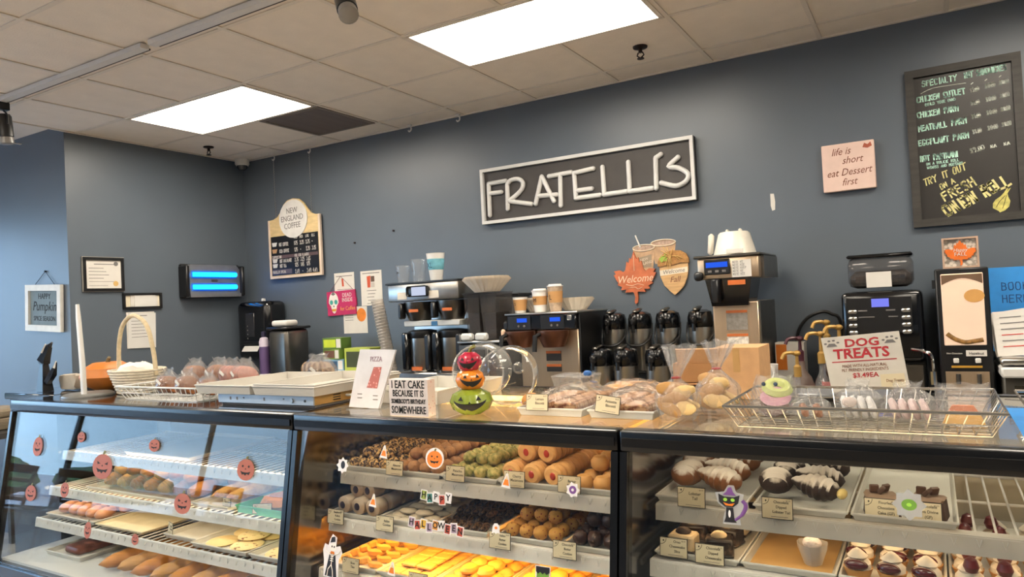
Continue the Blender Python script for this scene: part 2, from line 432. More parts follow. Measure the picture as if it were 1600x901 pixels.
# white lighting track in two lengths with spot heads
def track(x0, x1, label):
    t = thing('light_track', label, 'light track', ((x0+x1)/2, 2.185, CZ-.004), group='ceiling light tracks'); h = (x1-x0)/2
    part('rail', B().b2(-h, h, -.028, .018, -.030, -.005), m_white, t)
    part('slot', B().b2(-h+.02, h, .0195, .026, -.030, -.022), m_dark, t)
track(-5.1, -3.36, 'long white ceiling light track with a black spot head at its end'); track(-3.30, -.4, 'white ceiling light track running up to the top edge')
def spot(x, y, rx, rz, label):
    t = thing('track_spotlight', label, 'spotlight', (x, y, CZ-.03))
    part('adapter', B().b2(-.022, .022, -.03, .03, -.05, -.002, .004), m_black, t)
    part('yoke', B().tube([(0, 0, -.05), (.03, 0, -.07), (.052, 0, -.09), (.052, 0, -.14)], .006), m_black, t)
    h = part('lamp_head', B().lathe([(0, 0), (.034, 0), (.042, -.015), (.042, -.135), (.036, -.14), (0, -.135)], 18), m_black, t, (0, 0, -.075), (rx, 0, rz))
    part('lens', B().lathe([(0, -.139), (.038, -.139), (.040, -.175), (.03, -.182), (0, -.182)], 18), M('frosted_lens', '8c8884', .3), h)
spot(-4.82, 2.19, .1, .3, 'black cylindrical track spotlight hanging at the left edge')
spot(-2.02, 2.19, -.7, .9, 'dark ribbed track spotlight cut off by the top edge')
# hooks left along the ceiling edge
for x, lab_ in ((-2.92, 'white ceiling hook nearest the shop sign'), (-3.37, 'white ceiling hook between the shop sign and the coffee menu')):
    h = thing('ceiling_hook', lab_, 'hook', (x, WY-.06, CZ-.008), group='ceiling hooks')
    part('clip', B().b2(-.018, .018, -.012, .012, -.012, 0, .003), m_white, h)
    part('hook', B().tube(smooth_path([(0, 0, -.01), (.014, 0, -.024), (.012, 0, -.044), (-.004, 0, -.052), (-.014, 0, -.042)], 4), .006), m_white, h)
# ---------------------------------------------------------------- outdoors, seen only as reflection and light
struct('pavement', B().b2(-40, WX-.12, -40, 20, -.12, -.02), M('pavement_concrete', 'b5b2ac', .9))
m_leaf = M('hedge_leaves', '4d6b3a', .8, c2='2f4526', scale=6, bump=.8, bscale=12)
for i, (hx, hy) in enumerate(((-19.5, -8.5), (-19.2, -4.6), (-19.6, -.2), (-19.3, 4))):
    solo('hedge_shrub', 'green shrub outside the shop window', 'shrub', B().ell((0, 0, .4), (.8, 1.7, .5), 16, 10).jitter(.09, i), m_leaf, (hx, hy, -.02), group='shrubs outside')
# cafe chairs by the window (mirrored in the left display case)
m_chair = M('chair_dark_wood', '3a2c24', .35, coat=.3)
def chair(loc, rz, label):
    c = thing('cafe_chair', label, 'chair', loc, rz, group='cafe chairs by the window')
    part('seat', B().box((0, 0, .45), (.42, .42, .04), .015), M('chair_seat', '55402f', .4), c)
    for sx in (-1, 1):
        part('leg', B().cyl((sx*.18, -.18, 0), (sx*.18, -.18, .44), .018, .022), m_chair, c)
        part('leg', B().tube([(sx*.18, .21, 0), (sx*.18, .19, .45), (sx*.185, .25, .88)], .02), m_chair, c)
    for z in (.55, .64, .73): part('back_slat', B().box((0, .205+(z-.45)*.13, z), (.34, .015, .035), .004), m_chair, c)
    part('top_rail', B().box((0, .245, .84), (.38, .022, .085), .008), m_chair, c)
chair((-7.8, -.75, 0), 2.2, 'dark wooden ladder-back chair mirrored in the left case glass')
chair((-7.95, -.1, 0), 2.6, 'dark wooden ladder-back chair by the window, left one in the mirror image')
chair((-7.4, -2.2, 0), 2.8, 'dark wooden ladder-back chair outside the picture by the window')
t = thing('cafe_table', 'small square cafe table by the window', 'table', (-7.0, -1.45, 0))
part('tabletop', B().box((0, 0, .74), (.7, .7, .03), .006), M('table_top', '6d5238', .35), t)
part('pedestal', B().cyl((0, 0, .03), (0, 0, .725), .035), m_black, t); part('base', B().lathe([(0, 0), (.24, 0), (.22, .02), (.05, .035), (0, .035)], 20), m_black, t)
# ---------------------------------------------------------------- back counter along the wall
m_cab = M('cabinet_laminate', '3d3a38', .5); m_top = M('worktop_stone', '8a8681', .3, n=.15, scale=60)
bc = thing('back_counter', 'long back counter carrying the coffee machines along the wall', 'counter', (0, 0, 0))
part('worktop', B().b2(LX+.03, RX-.03, 3.66, WY-.03, .89, .93, .006), m_top, bc)
part('plinth', B().b2(LX+.03, RX-.03, 3.78, WY-.03, 0, .1), m_black, bc)
part('carcass', B().b2(LX+.03, RX-.03, 3.74, WY-.03, .1, .89), m_cab, bc)
for i in range(14):
    x0 = LX+.04+i*.6
    if x0+.58 > RX: break
    dd = part('door', B().b2(x0, x0+.58, 3.72, 3.74, .12, .87, .004), m_cab, bc)
    part('handle', B().b2(x0+.5, x0+.515, 3.70, 3.72, .6, .75), m_steel, dd)
# ================================================================ things on the walls
def panel(x0, x1, z0, z1, y0, y1, bev=0): return B().b2(x0, x1, y0, y1, z0, z1, bev)
def frame(w, h, t, y0, y1):
    """four mitre-like bars round w x h, centred"""
    b = B()
    b.b2(-w/2, w/2, y0, y1, h/2-t, h/2); b.b2(-w/2, w/2, y0, y1, -h/2, -h/2+t)
    b.b2(-w/2, -w/2+t, y0, y1, -h/2+t, h/2-t); b.b2(w/2-t, w/2, y0, y1, -h/2+t, h/2-t)
    return b
# ---- FRATELLI'S sign
s = thing('shop_sign', 'long dark shop name sign with silver frame and raised silver letters', 'sign', (-1.981, WY, 2.3755))
part('backboard', panel(-.775, .775, -.1975, .1975, -.035, -.004), M('sign_charcoal', '3a3634', .6), s)
m_silver = M('sign_silver', 'c9c8c6', .45, n=.04)
part('frame', frame(1.55, .395, .022, -.06, -.02), m_silver, s)
LET = [('F', [[(-.712, .091), (-.715, -.135)], [(-.712, .091), (-.571, .093)], [(-.702, .02), (-.611, .019)]]),
 ('R', [[(-.558, .067), (-.563, -.107)], [(-.558, .067), (-.53, .091), (-.471, .093), (-.433, .065), (-.441, .021), (-.49, -.018), (-.556, -.052)], [(-.556, -.052), (-.373, -.093)]]),
 ('A', [[(-.339, -.097), (-.281, .085), (-.197, -.093)], [(-.319, -.044), (-.175, -.052)]]), ('T', [[(-.225, .08), (-.059, .084)], [(-.14, .081), (-.147, -.129)]]),
 ('E', [[(.103, .087), (-.036, .076), (-.032, -.093), (.14, -.093)], [(-.019, -.044), (.086, -.044)]]), ('L', [[(.17, .087), (.173, -.094), (.325, -.092)]]), ('L', [[(.35, .093), (.349, -.094), (.498, -.093)]]),
 ('I', [[(.532, .089), (.526, -.096)]]), ("'", [[(.534, .095), (.566, .111)]]), ('S', [[(.674, .077), (.612, .028), (.675, .01), (.731, -.033), (.716, -.076), (.651, -.098), (.56, -.067)]])]
for ch, sts in LET:
    b = B()
    for st in sts:
        P = [(x, -.044, z) for x, z in st]
        if ch in 'RS' and len(P) > 3: P = smooth_path(P, 4)
        if len(P) == 2 or ch in 'RS':
            b.tube(P, .016, 10)
        else:
            for p, q in zip(P, P[1:]): b.tube([p, q], .016, 10)
        for p in (P if ch not in 'RS' or len(P) < 4 else (P[0], P[-1])): b.ell(p, (.0163, .0163, .0163), 10, 6)
    part('letter', b, m_silver, s)
# ---- pink plaque
s = thing('dessert_plaque', 'pale pink square plaque reading life is short eat dessert first', 'plaque', (-.359, WY, 2.263))
part('block', B().box((0, -.021, 0), (.265, .038, .262), .003), M('plaque_pink', 'dcbfb2', .7, n=.04), s)
m_brown = M('brown_ink', '7a4a36', .7)
for i, (t_, x, z) in enumerate((('life is', -.035, .085), ('short', .02, .035), ('eat Dessert', 0, -.03), ('first', 0, -.085))):
    text(s, t_, .056, (x, -.041, z), m_brown, shear=.35, sx=.85, r=(PI/2, -.03, 0))
part('print', B().prism([(.075, .095), (.085, .118), (.1, .108), (.115, .12), (.122, .098), (.1, .088)], -.0408, -.0402), M('print_rust', 'a8563f', .7), s, label='small rust-coloured printed motif')
# ---- chalkboard
s = thing('chalkboard', 'tall black chalkboard menu of specialty hot sandwiches in dark wood frame', 'menu board', (.19, WY, 2.311))
part('slate', panel(-.222, .222, -.388, .388, -.016, -.006), M('slate_black', '24211f', .38, n=.15, scale=6), s)
m_fr = M('frame_dark_wood', '33302c', .55, n=.25, scale=9, stretch=(1, 1, 5))
part('frame', frame(.508, .832, .04, -.034, -.002), m_fr, s)
m_mint = M('chalk_mint', 'bfe8d6', .9); m_cream = M('chalk_cream', 'dcd292', .9); m_chalk = M('chalk_white', 'd8dccf', .9)
def cx(x): return x-.19
def cz(z): return z-2.311
b = Pen(s, m_mint, -.0165)
ink('SPECIALTY', .029, .0055, cx(.016), cz(2.636), .02, b, .8); ink('HOT SANDWICHES', .027, .0055, cx(.205), cz(2.644), .03, b, .62)
for i, (t_, x, z, wd) in enumerate((('CHICKEN CUTLET', -.012, 2.556, .72), ('CHICKEN PARM', -.014, 2.474, .72), ('MEATBALL PARM', -.014, 2.403, .75), ('EGGPLANT PARM', -.016, 2.326, .78))):
    ink(t_, .028, .006, cx(x), cz(z), .04, b, wd, seed=i)
ink('(BUILD YOUR OWN)', .014, .0026, cx(.02), cz(2.531), .045, b, .85)
b = Pen(s, m_chalk, -.0165, 'chalk_price')
for z in (2.566, 2.498, 2.43, 2.352):
    for x, t_ in ((.227, '$9.00'), (.292, '$10.00'), (.352, '$11.00')):
        ink(t_, .019, .004, cx(x), cz(z + (x-.227)*.12), .12, b, .56, seed=int(x*100))
for x in (.235, .295, .355): ink('~', .022, .004, cx(x), cz(2.592+(x-.235)*.1), .3, b, 1)
ink('$9.00', .022, .005, cx(.212), cz(2.254), .2, b, .8); ink('N/A', .014, .003, cx(.298), cz(2.268), .05, b, .9); ink('N/A', .014, .003, cx(.354), cz(2.272), .05, b, .9)
b = B().tube(smooth_path([(cx(.005), 0, cz(2.60)), (cx(.06), 0, cz(2.619)), (cx(.14), 0, cz(2.62)), (cx(.21), 0, cz(2.617))], 5), .0016, 4)
part('chalk_underline', b, m_chalk, s, (0, -.0168, 0))
b = Pen(s, m_mint, -.0165); ink('HOT PASTRAMI', .028, .006, cx(-.013), cz(2.242), .02, b, .66); ink('ON A BULKIE ROLL', .013, .0028, cx(.012), cz(2.219), .02, b, .92); ink('W/SWISS AND MUSTARD', .013, .0028, cx(.014), cz(2.199), .02, b, .86)
b = Pen(s, m_cream, -.0165); ink('TRY IT OUT', .034, .0055, cx(.0), cz(2.112), .32, b, .78, .2); ink('ON A', .027, .005, cx(.072), cz(2.084), .4, b, .85, .1)
ink('FRESH', .045, .0075, cx(.088), cz(2.022), .45, b, .92); ink('ONION', .056, .0105, cx(.094), cz(1.942), .45, b, .8); ink('ROLL', .056, .0105, cx(.264), cz(2.022), .45, b, .74)
on = [(.29, 1.962), (.291, 1.985), (.303, 2.003), (.325, 2.018), (.34, 2.035), (.352, 2.054), (.358, 2.054), (.352, 2.035), (.36, 2.05), (.37, 2.056), (.355, 2.03), (.357, 2.012), (.364, 1.99), (.358, 1.963), (.34, 1.945), (.318, 1.937), (.314, 1.944)]
part('onion_drawing', B().prism([(cx(x), cz(z)) for x, z in on], -.0172, -.0165), M('chalk_onion', 'c9bf6e', .9, n=.3, scale=40), s)
part('onion_lines', B().tube(smooth_path([(cx(.305), 0, cz(1.965)), (cx(.318), 0, cz(1.99)), (cx(.345), 0, cz(2.02))], 4), .0012, 4).tube(smooth_path([(cx(.33), 0, cz(1.955)), (cx(.34), 0, cz(1.985)), (cx(.35), 0, cz(2.02))], 4), .0012, 4), m_ink, s, (0, -.0178, 0))
# ---- hanging coffee menu
s = thing('coffee_menu_sign', 'hanging coffee price board with arched wooden top and white oval badge', 'menu board', (-4.686, WY-.02, 2.183), r=(0, 0, 0))
out = [(-.31, -.255), (.305, -.255), (.308, .25), (.25, .255), (.21, .27), (.17, .31), (.12, .37), (.07, .405), (0, .416), (-.07, .405), (-.12, .37), (-.16, .31), (-.2, .272), (-.25, .255), (-.31, .25)]
part('board', B().prism(out, -.018, -.002), M('menu_wood', 'd3b988', .6, n=.14, scale=10, stretch=(1, 1, 4)), s)
part('border', B().b2(-.315, .31, -.021, -.001, -.262, -.243).b2(-.317, -.297, -.021, -.001, -.243, .252).b2(.29, .312, -.021, -.001, -.243, .252), M('menu_border', 'd9c6b4', .6), s)
part('price_panel', panel(-.288, .283, -.236, .105, -.022, -.0182), M('menu_black', '15161b', .35), s)
part('badge', B().prism([(.17*math.cos(a*PI/12), .24+.165*math.sin(a*PI/12)) for a in range(24)], -.026, -.0182), M('badge_white', 'd9d6d2', .6), s)
for t_, z in (('NEW', .31), ('ENGLAND', .245), ('COFFEE', .18)): text(s, t_, .068, (-.01, -.0265, z), m_inkg, sx=.85, r=(PI/2, -.03, 0))
b = Pen(s, m_paper, -.0226, 'price_line'); rows = (('HOT COFFEE', .018, ('1.75', '2.25', '2.75', '-')), ('ICED COFFEE', -.04, ('1.75', '-', '2.75', '3.25')), ('HOT CHOCOLATE', -.125, ('2.75', '3.25', '3.65', '')), ('HOT TEA', -.168, ('1.25', '1.45', '1.75', '')))
for i, (t_, z, pr) in enumerate(rows):
    ink(t_, .026, .0055, -.185, z, 0, b, .55, seed=i)
    for x, p_ in zip((.0, .07, .14, .21), pr): ink(p_, .03, .006, x, z-.002, 0, b, .56, seed=i)
for x, p_ in zip((.005, .07, .14, .21), ('REG', 'MED', 'LRG', 'XLG')): ink(p_, .02, .005, x, .07, 0, b, .8)
for x, p_ in zip((.0, .085, .14, .21), ('2.49', '-', '3.49', '4.49')): ink(p_, .03, .006, x, -.228, 0, b, .62)
part('price_band', panel(-.28, .275, -.089, -.062, -.0228, -.0224), M('menu_plum', '5c4a4c', .5), s)
part('price_band', panel(-.28, -.04, -.225, -.185, -.0228, -.0224), M('menu_greyband', '5d5560', .5), s)
b = Pen(s, m_paper, -.0231, 'price_line'); ink('CAPPUCCINO', .022, .004, -.275, -.087, 0, b, .7); ink('ASK FOR FLAVORS', .022, .004, -.0, -.087, 0, b, .66); ink("FRATELLI'S SPECIAL", .02, .0035, -.275, -.217, 0, b, .62)
for z, c in ((.018, m_white), (-.04, M('menu_tan', 'b88f66', .6)), (-.125, m_white), (-.168, m_white)):
    part('cup_print', B().prism([(-.268, z), (-.222, z), (-.21, z+.034), (-.275, z+.034)], -.0231, -.0226), c, s)
for x, zt in ((-.226, 3.0), (.211, 3.0)):
    zz = 3.0-2.183
    ch = B()
    k = 0; z = .262
    lnk = B()
    while z < zz-.03:
        lnk.tube([(x+(.004 if k % 2 else 0), -.01+(0 if k % 2 else .004), z), (x+(-.004 if k % 2 else 0), -.01-(0 if k % 2 else .004), z+.011), (x+(.004 if k % 2 else 0), -.01+(0 if k % 2 else .004), z+.024)], .0022, 4); z += .022; k += 1
    part('chain', lnk, m_steel, s)
    part('ceiling_hook', B().tube(smooth_path([(x, -.01, zz+.004), (x+.014, -.01, zz-.012), (x+.01, -.01, zz-.032), (x-.006, -.01, zz-.04), (x-.014, -.01, zz-.028)], 4), .005), m_white, s)
# ---- maple leaf, acorn and iced-coffee cut-outs
s = thing('leaf_sign', 'orange maple leaf wall sign lettered Welcome', 'wall sign', (-1.642, WY, 1.722))
half = [(0, .175), (.018, .125), (.03, .135), (.035, .1), (.05, .112), (.06, .06), (.075, .045), (.1, .06), (.14, .055), (.128, .035), (.143, .03), (.125, -.005), (.112, -.022), (.12, -.035), (.088, -.05), (.098, -.07), (.06, -.068), (.068, -.088), (.02, -.085)]
pts = half+[(.014, -.09), (.017, -.125), (.012, -.155), (-.002, -.165), (-.008, -.15), (-.001, -.12), (-.01, -.09)]+[(-x, z) for x, z in half[::-1][:-1]]
part('leaf', B().prism(pts, -.016, -.003), M('leaf_orange', 'b8643f', .65, n=.2, scale=20), s)
text(s, 'Welcome', .068, (0, -.0165, -.003), M('leaf_cream', 'e2c3a5', .7), shear=.3, sx=.9, r=(PI/2, -.03, 0))
part('scroll', B().tube(smooth_path([(-.06, -.017, -.035), (-.02, -.017, -.045), (.02, -.017, -.036), (.06, -.017, -.045)], 4), .002, 4).tube(smooth_path([(-.045, -.017, -.062), (0, -.017, -.055), (.02, -.017, -.068), (.05, -.017, -.058)], 4), .002, 4).tube([(0, -.017, .15), (0, -.017, .05)], .002, 4), MATS['leaf_cream'], s)
s = thing('acorn_sign', 'acorn-shaped wooden wall sign lettered Welcome Fall with raffia bow', 'wall sign', (-1.383, WY, 1.742))
body = [(-.092, .05), (.092, .06), (.094, .02), (.085, -.03), (.06, -.085), (.03, -.115), (0, -.138), (-.03, -.112), (-.065, -.075), (-.086, -.02)]
part('nut', B().prism(body, -.016, -.003), M('acorn_wood', 'c49d6c', .65, n=.18, scale=10, stretch=(1, 1, 7)), s)
part('cap', B().prism([(-.1, .045), (-.098, .075), (-.08, .105), (-.05, .13), (0, .142), (.05, .137), (.085, .115), (.1, .085), (.1, .058), (.05, .062), (0, .05), (-.05, .048)], -.024, -.006), M('acorn_cap', 'a87a45', .8, n=.3, scale=70, bump=.6, bscale=140), s)
part('name_band', B().prism([(-.09, .02), (.09, .034), (.09, .0), (-.088, -.014)], -.0172, -.016), M('band_cream', 'd8cdb8', .7), s)
text(s, 'Welcome', .036, (0, -.0176, .01), m_inkg, shear=.2, r=(PI/2, -.08, 0)); text(s, 'Fall', .05, (.005, -.0166, -.042), m_brown, shear=.3, r=(PI/2, -.06, 0))
raf = B()
for i, (dx, dz) in enumerate(((-.05, -.02), (-.035, -.05), (-.02, -.065), (-.005, -.06), (.005, -.035), (.06, -.02), (-.07, .0), (.085, -.015), (-.06, .04), (-.02, .055), (.02, .05), (-.045, .06))):
    raf.tube(smooth_path([(-.012, -.026, .1), (-.012+dx*.5, -.034, .1+dz*.4+.012), (-.012+dx, -.028, .1+dz*1.15)], 3), .0024, 4)
part('raffia_bow', raf, M('raffia', 'd1ab68', .8), s)
part('leaf', B().prism([(-.085, .09), (-.07, .115), (-.06, .105), (-.045, .125), (-.035, .1), (-.03, .075), (-.055, .078), (-.07, .07)], -.03, -.026), M('leaf_green', '93ad43', .7), s, label='small bright green leaf')
def cutcup(name, label, x, z, w, h, y0, y1, txt=None, straw=False):
    s = thing(name, label, 'poster', (x, WY, z))
    r1, r0 = w/2, w/2*.72
    poly = [(-r1, h/2), (-r0, -h/2), (r0, -h/2), (r1, h/2)]
    poly += [(r1*math.cos(a*PI/10), h/2+.022*math.sin(a*PI/10)) for a in range(1, 10)]
    part('cup', B().prism(poly, y0, y1), M('iced_coffee_print', 'b49372', .5, n=.25, scale=25), s)
    part('rim', B().tube([(r1*.97*math.cos(a*PI/10), y0-.002, h/2+.020*math.sin(a*PI/10)) for a in range(20)], .004, 6, True), M('rim_cream', 'd8c6b0', .5), s)
    part('ice', B().prism([(r1*.85*math.cos(a*PI/10), h/2+.013*math.sin(a*PI/10)) for a in range(20)], y0-.001, y0), M('ice_print', 'a98f7d', .5, n=.4, scale=60), s)
    if straw: part('straw', B().cyl((-.022, y0-.001, h/2+.005), (-.052, y0-.001, h/2+.085), .005), m_white, s)
    if txt:
        part('print_panel', B().prism([(-.055, .01), (.05, .03), (.045, -.05), (-.045, -.055)], y0-.0012, y0-.0002), M('cup_print_grey', '8d7d69', .6), s)
        for k, t_ in enumerate(('NEW', 'ENGLAND')): text(s, t_, .024, (0, y0-.002, .0-.026*k), M('rim_cream', 'd8c6b0'), r=(PI/2, -.2, 0))
cutcup('iced_coffee_poster', 'iced coffee cup poster cut-out with straw tucked behind the maple leaf', -1.575, 1.84, .15, .15, -.0028, -.0014, True, True)
cutcup('iced_coffee_poster', 'taller iced coffee cup poster cut-out tucked behind the acorn', -1.445, 1.872, .165, .13, -.0012, -.0004)
# ---- pinned papers near the towel dispenser
def sheet(name, label, x0, x1, z0, z1, y0=-.003, y1=-.001, mat=None, tilt=0):
    s = thing(name, label, 'paper', ((x0+x1)/2, WY, (z0+z1)/2), r=(0, tilt, 0)); w, h = x1-x0, z1-z0
    part('sheet', panel(-w/2, w/2, -h/2, h/2, y0, y1), mat or m_paper, s)
    return s, w, h
def lines(s, y, rows, mat=None):
    b = B()
    for x0, x1, z, t_ in rows: b.b2(x0, x1, y-.0003, y, z-t_/2, z+t_/2)
    part('print', b, mat or m_inkg, s)
s, w, h = sheet('pinned_flyer', 'small white flyer with a red drink picture above the pink sign', -4.277, -4.057, 1.73, 1.925)
lines(s, -.003, [(-.09, .09, .07, .006), (-.08, .08, -.04, .004)]); part('drink_print', B().prism([(-.03, .05), (-.01, .05), (-.005, -.015), (-.025, -.015)], -.0036, -.003), M('drink_red', 'c4502e', .6), s)
s, w, h = sheet('pinned_menu', 'white drinks menu sheet with red glass picture pinned beside the pink sign', -3.987, -3.765, 1.643, 1.923)
lines(s, -.003, [(-.09, .09, .12, .006)]+[(-.05+.01*(i % 2), .05-.012*(i % 3), -.02-.026*i, .005) for i in range(5)])
part('drink_print', B().prism([(-.045, .095), (-.005, .1), (-.01, .005), (-.04, .005)], -.0036, -.003), MATS['drink_red'], s)
part('photo_print', panel(-.003, .035, .05, .095, -.0036, -.003), M('photo_brown', '5b4334', .6), s); part('photo_print', panel(-.003, .035, .005, .045, -.0036, -.003), M('photo_grey', 'b9b0a6', .6), s)
s, w, h = sheet('pinned_card', 'white card with an orange pumpkin print below the pink sign', -4.192, -3.935, 1.423, 1.64)
lines(s, -.003, [(-.11, -.02, .06-.02*i, .004) for i in range(4)])
part('pumpkin_print', B().prism([(.068+.05*math.cos(a*PI/10), .04+.055*math.sin(a*PI/10)) for a in range(20)], -.0036, -.003), M('print_orange', 'd57a25', .6, n=.2), s)
s = thing('sugar_skull_sign', 'hot pink wooden sign with a painted sugar skull hung on a string', 'sign', (-4.195, WY, 1.678), r=(0, -.03, 0))
part('plank', B().b2(-.16, .155, -.016, -.004, .035, .1).b2(-.165, .16, -.016, -.004, -.03, .034).b2(-.16, .15, -.016, -.004, -.1, -.031), M('hot_pink', 'b5285c', .6, n=.12), s)
sk = [(-.085+.055*math.cos(a*PI/10)*(1 if math.sin(a*PI/10) > -.3 else .62), .005+.088*math.sin(a*PI/10)) for a in range(20)]
part('skull', B().prism(sk, -.018, -.016), M('skull_white', 'e6e0d8', .6), s)
for dx in (-.11, -.06): part('eye', B().prism([(dx+.018*math.cos(a*PI/6), .01+.02*math.sin(a*PI/6)) for a in range(12)], -.0188, -.018), M('skull_teal', '3f9a90', .6), s)
part('nose', B().prism([(-.092, -.03), (-.078, -.03), (-.085, -.012)], -.0188, -.018), m_ink, s)
part('teeth', B().prism([(-.112, -.045), (-.058, -.045), (-.065, -.065), (-.105, -.065)], -.0188, -.018), M('skull_gold', 'd79a2c', .6), s)
part('crown', B().prism([(-.11, .075), (-.085, .1), (-.06, .075), (-.085, .065)], -.0188, -.018), m_inkg, s)
for t_, z, mt in (('DEAD', .06, m_paper), ('INSIDE', .02, m_paper), ('for Coffee', -.05, M('gold_ink', 'd8a048', .6))): text(s, t_, .046, (.065, -.0165, z), mt, sx=.85)
part('string', B().tube([(-.13, -.008, .1), (.0, -.008, .22), (.13, -.008, .1)], .0022, 4), M('string_red', '6e3b42', .8), s)
# ---- paint patch and nail holes in the back wall
solo('paint_patch', 'small unpainted white patch on the grey wall', 'wall patch', B().prism([(-.012, .05), (.008, .048), (.013, .0), (.010, -.046), (-.006, -.05), (-.013, -.02)], -.0016, -.0002), m_paper, (-.772, WY, 2.117))
for x, z, lab_ in ((-3.62, 2.22, 'tiny dark nail in the wall left of the shop sign'), (-4.03, 2.16, 'tiny dark nail in the wall beside the coffee menu')):
    solo('wall_nail', lab_, 'nail', B().cyl((0, 0, 0), (0, -.012, 0), .008, .008, 8), m_dark, (x, WY, z))
# ---- left wall: certificate, clip frame, notice, insect light, towel dispenser (face +x)
RL = (0, 0, PI/2)
def onleft(name, label, cat, yc, zc): return thing(name, label, cat, (LX, yc, zc), r=RL)
s = onleft('framed_certificate', 'framed certificate with gold seal on the grey side wall', 'certificate', 3.066, 1.974)
part('frame', frame(.305, .252, .02, -.022, -.002), m_black, s); part('outer_trim', frame(.315, .262, .007, -.014, -.001), M('frame_grey', '9a958e', .5), s)
part('certificate', panel(-.135, .135, -.108, .108, -.010, -.004), m_paper, s)
lines(s, -.010, [(-.07, .08, .075, .006)]+[(-.11, .0+.02*(i % 3), .045-.025*i, .004) for i in range(4)]+[(-.11, .09, -.055, .003), (-.11, .03, -.085, .003)])
part('seal', B().prism([(.09+.02*math.cos(a*PI/8), -.07+.02*math.sin(a*PI/8)) for a in range(16)], -.0112, -.010), M('seal_gold', 'cfa968', .5), s)
part('emblem', B().prism([(.095+.017*math.cos(a*PI/8), .08+.017*math.sin(a*PI/8)) for a in range(16)], -.0112, -.010), m_inkg, s)
s = onleft('letter_frame', 'small black frame with layered envelopes on the grey side wall', 'frame', 3.365, 1.768)
part('frame', frame(.32, .125, .018, -.02, -.002), m_black, s); part('backing', panel(-.145, .145, -.046, .046, -.008, -.004), M('cream_paper', 'ddd2b8', .8), s)
part('envelope', panel(-.1, .125, -.042, .044, -.012, -.0085), m_paper, s); part('envelope', panel(-.07, .105, -.05, .046, -.0165, -.0125), m_white, s)
s = thing('paper_notice', 'white notice sheets hanging on the grey side wall behind the basket handle', 'paper', (LX, 3.345, 1.542), r=(0, 0, PI/2))
part('sheet', B().box((0, -.004, 0), (.23, .004, .28), rx=.0), m_paper, s); part('sheet', B().box((.008, -.008, -.005), (.225, .003, .275), ry=.03), m_white, s)
lines(s, -.0098, [(-.03, .05, .11, .006)]+[(-.08, .03+.02*(i % 3), .07-.025*i, .0035) for i in range(6)])
s = onleft('insect_light', 'silver insect trap light with glowing blue tubes on the side wall', 'insect trap', 3.975, 1.92)
part('backplate', panel(-.285, .285, -.14, .145, -.04, -.003, .006), m_black, s)
m_ialu = M('trap_aluminium', '9a9ca0', .35, metal=.7)
part('cover', B().prism([(-.225, .14), (.225, .14), (.275, .085), (.275, -.09), (.25, -.135), (-.25, -.135), (-.275, -.09), (-.275, .085)], -.075, -.041).b2(-.25, .25, -.1, -.075, -.135, -.105), m_ialu, s)
part('side_cheek', B().b2(-.29, -.255, -.11, -.002, -.13, .13, .008), m_black, s); part('side_cheek', B().b2(.258, .29, -.11, -.002, -.13, .13, .008), m_black, s)
m_uv = EM('blue_tube_glow', '1596ff', 5.0)
for z in (.055, -.05):
    sl_ = part('window_slot', panel(-.225, .225, z-.034, z+.034, -.078, -.0755), M('trap_window', '3b6ca8', .3), s)
    part('lamp_tube', B().cyl((-.21, -.088, z), (.21, -.088, z), .019, seg=12), m_uv, sl_)
part('badge', panel(-.03, .03, -.006, .014, -.078, -.0755), m_steelD, s)
s = thing('towel_dispenser', 'tall black paper towel dispenser in the wall corner', 'towel dispenser', (-5.045, WY, 1.46))
part('housing', B().box((0, -.115, .02), (.4, .22, .5), .05, seg=3), m_blackgloss, s)
part('window', B().box((-.02, -.226, .07), (.11, .006, .2), .002), M('dispenser_window', '26262a', .12, coat=.5), s)
part('towel_sheet', B().grid(lambda u, v: Vector((-.1+.2*u, -.19-.07*v, -.09-.06*v*v-.005)), 3, 5), m_paper, s)
part('slot', B().box((0, -.222, -.085), (.24, .012, .03), .004), m_black, s)
for k in range(4): part('indicator', B().cyl((-.05, -.229, .06-.035*k), (-.05, -.231, .06-.035*k), .006, seg=8), m_inkg, s)
part('latch', B().box((.0, -.09, .28), (.03, .03, .03), .006), m_white, s)
# ---- entry wall picture
s = thing('pumpkin_season_picture', 'white framed slate picture reading Happy Pumpkin Spice Season on the blue-lit wall', 'picture', (-5.672, BY, 1.742), r=(0, .05, 0))
part('frame', frame(.49, .345, .045, -.03, -.004), M('frame_offwhite', 'dcdad2', .6), s)
part('slate', panel(-.205, .205, -.133, .133, -.014, -.006), M('picture_slate', '6e7c80', .7), s)
for t_, z, sz, sh in (('HAPPY', .085, .06, 0), ('Pumpkin', .01, .1, .25), ('SPICE SEASON', -.08, .05, 0)): text(s, t_, sz, (0, -.0146, z), m_ink, shear=sh, sx=.95)
part('hanging_wire', B().tube([(-.14, -.01, .17), (0, -.006, .272), (.14, -.01, .17)], .0025, 4), m_black, s)
part('nail', B().cyl((0, 0, .272), (0, -.014, .272), .006, seg=8), m_black, s)
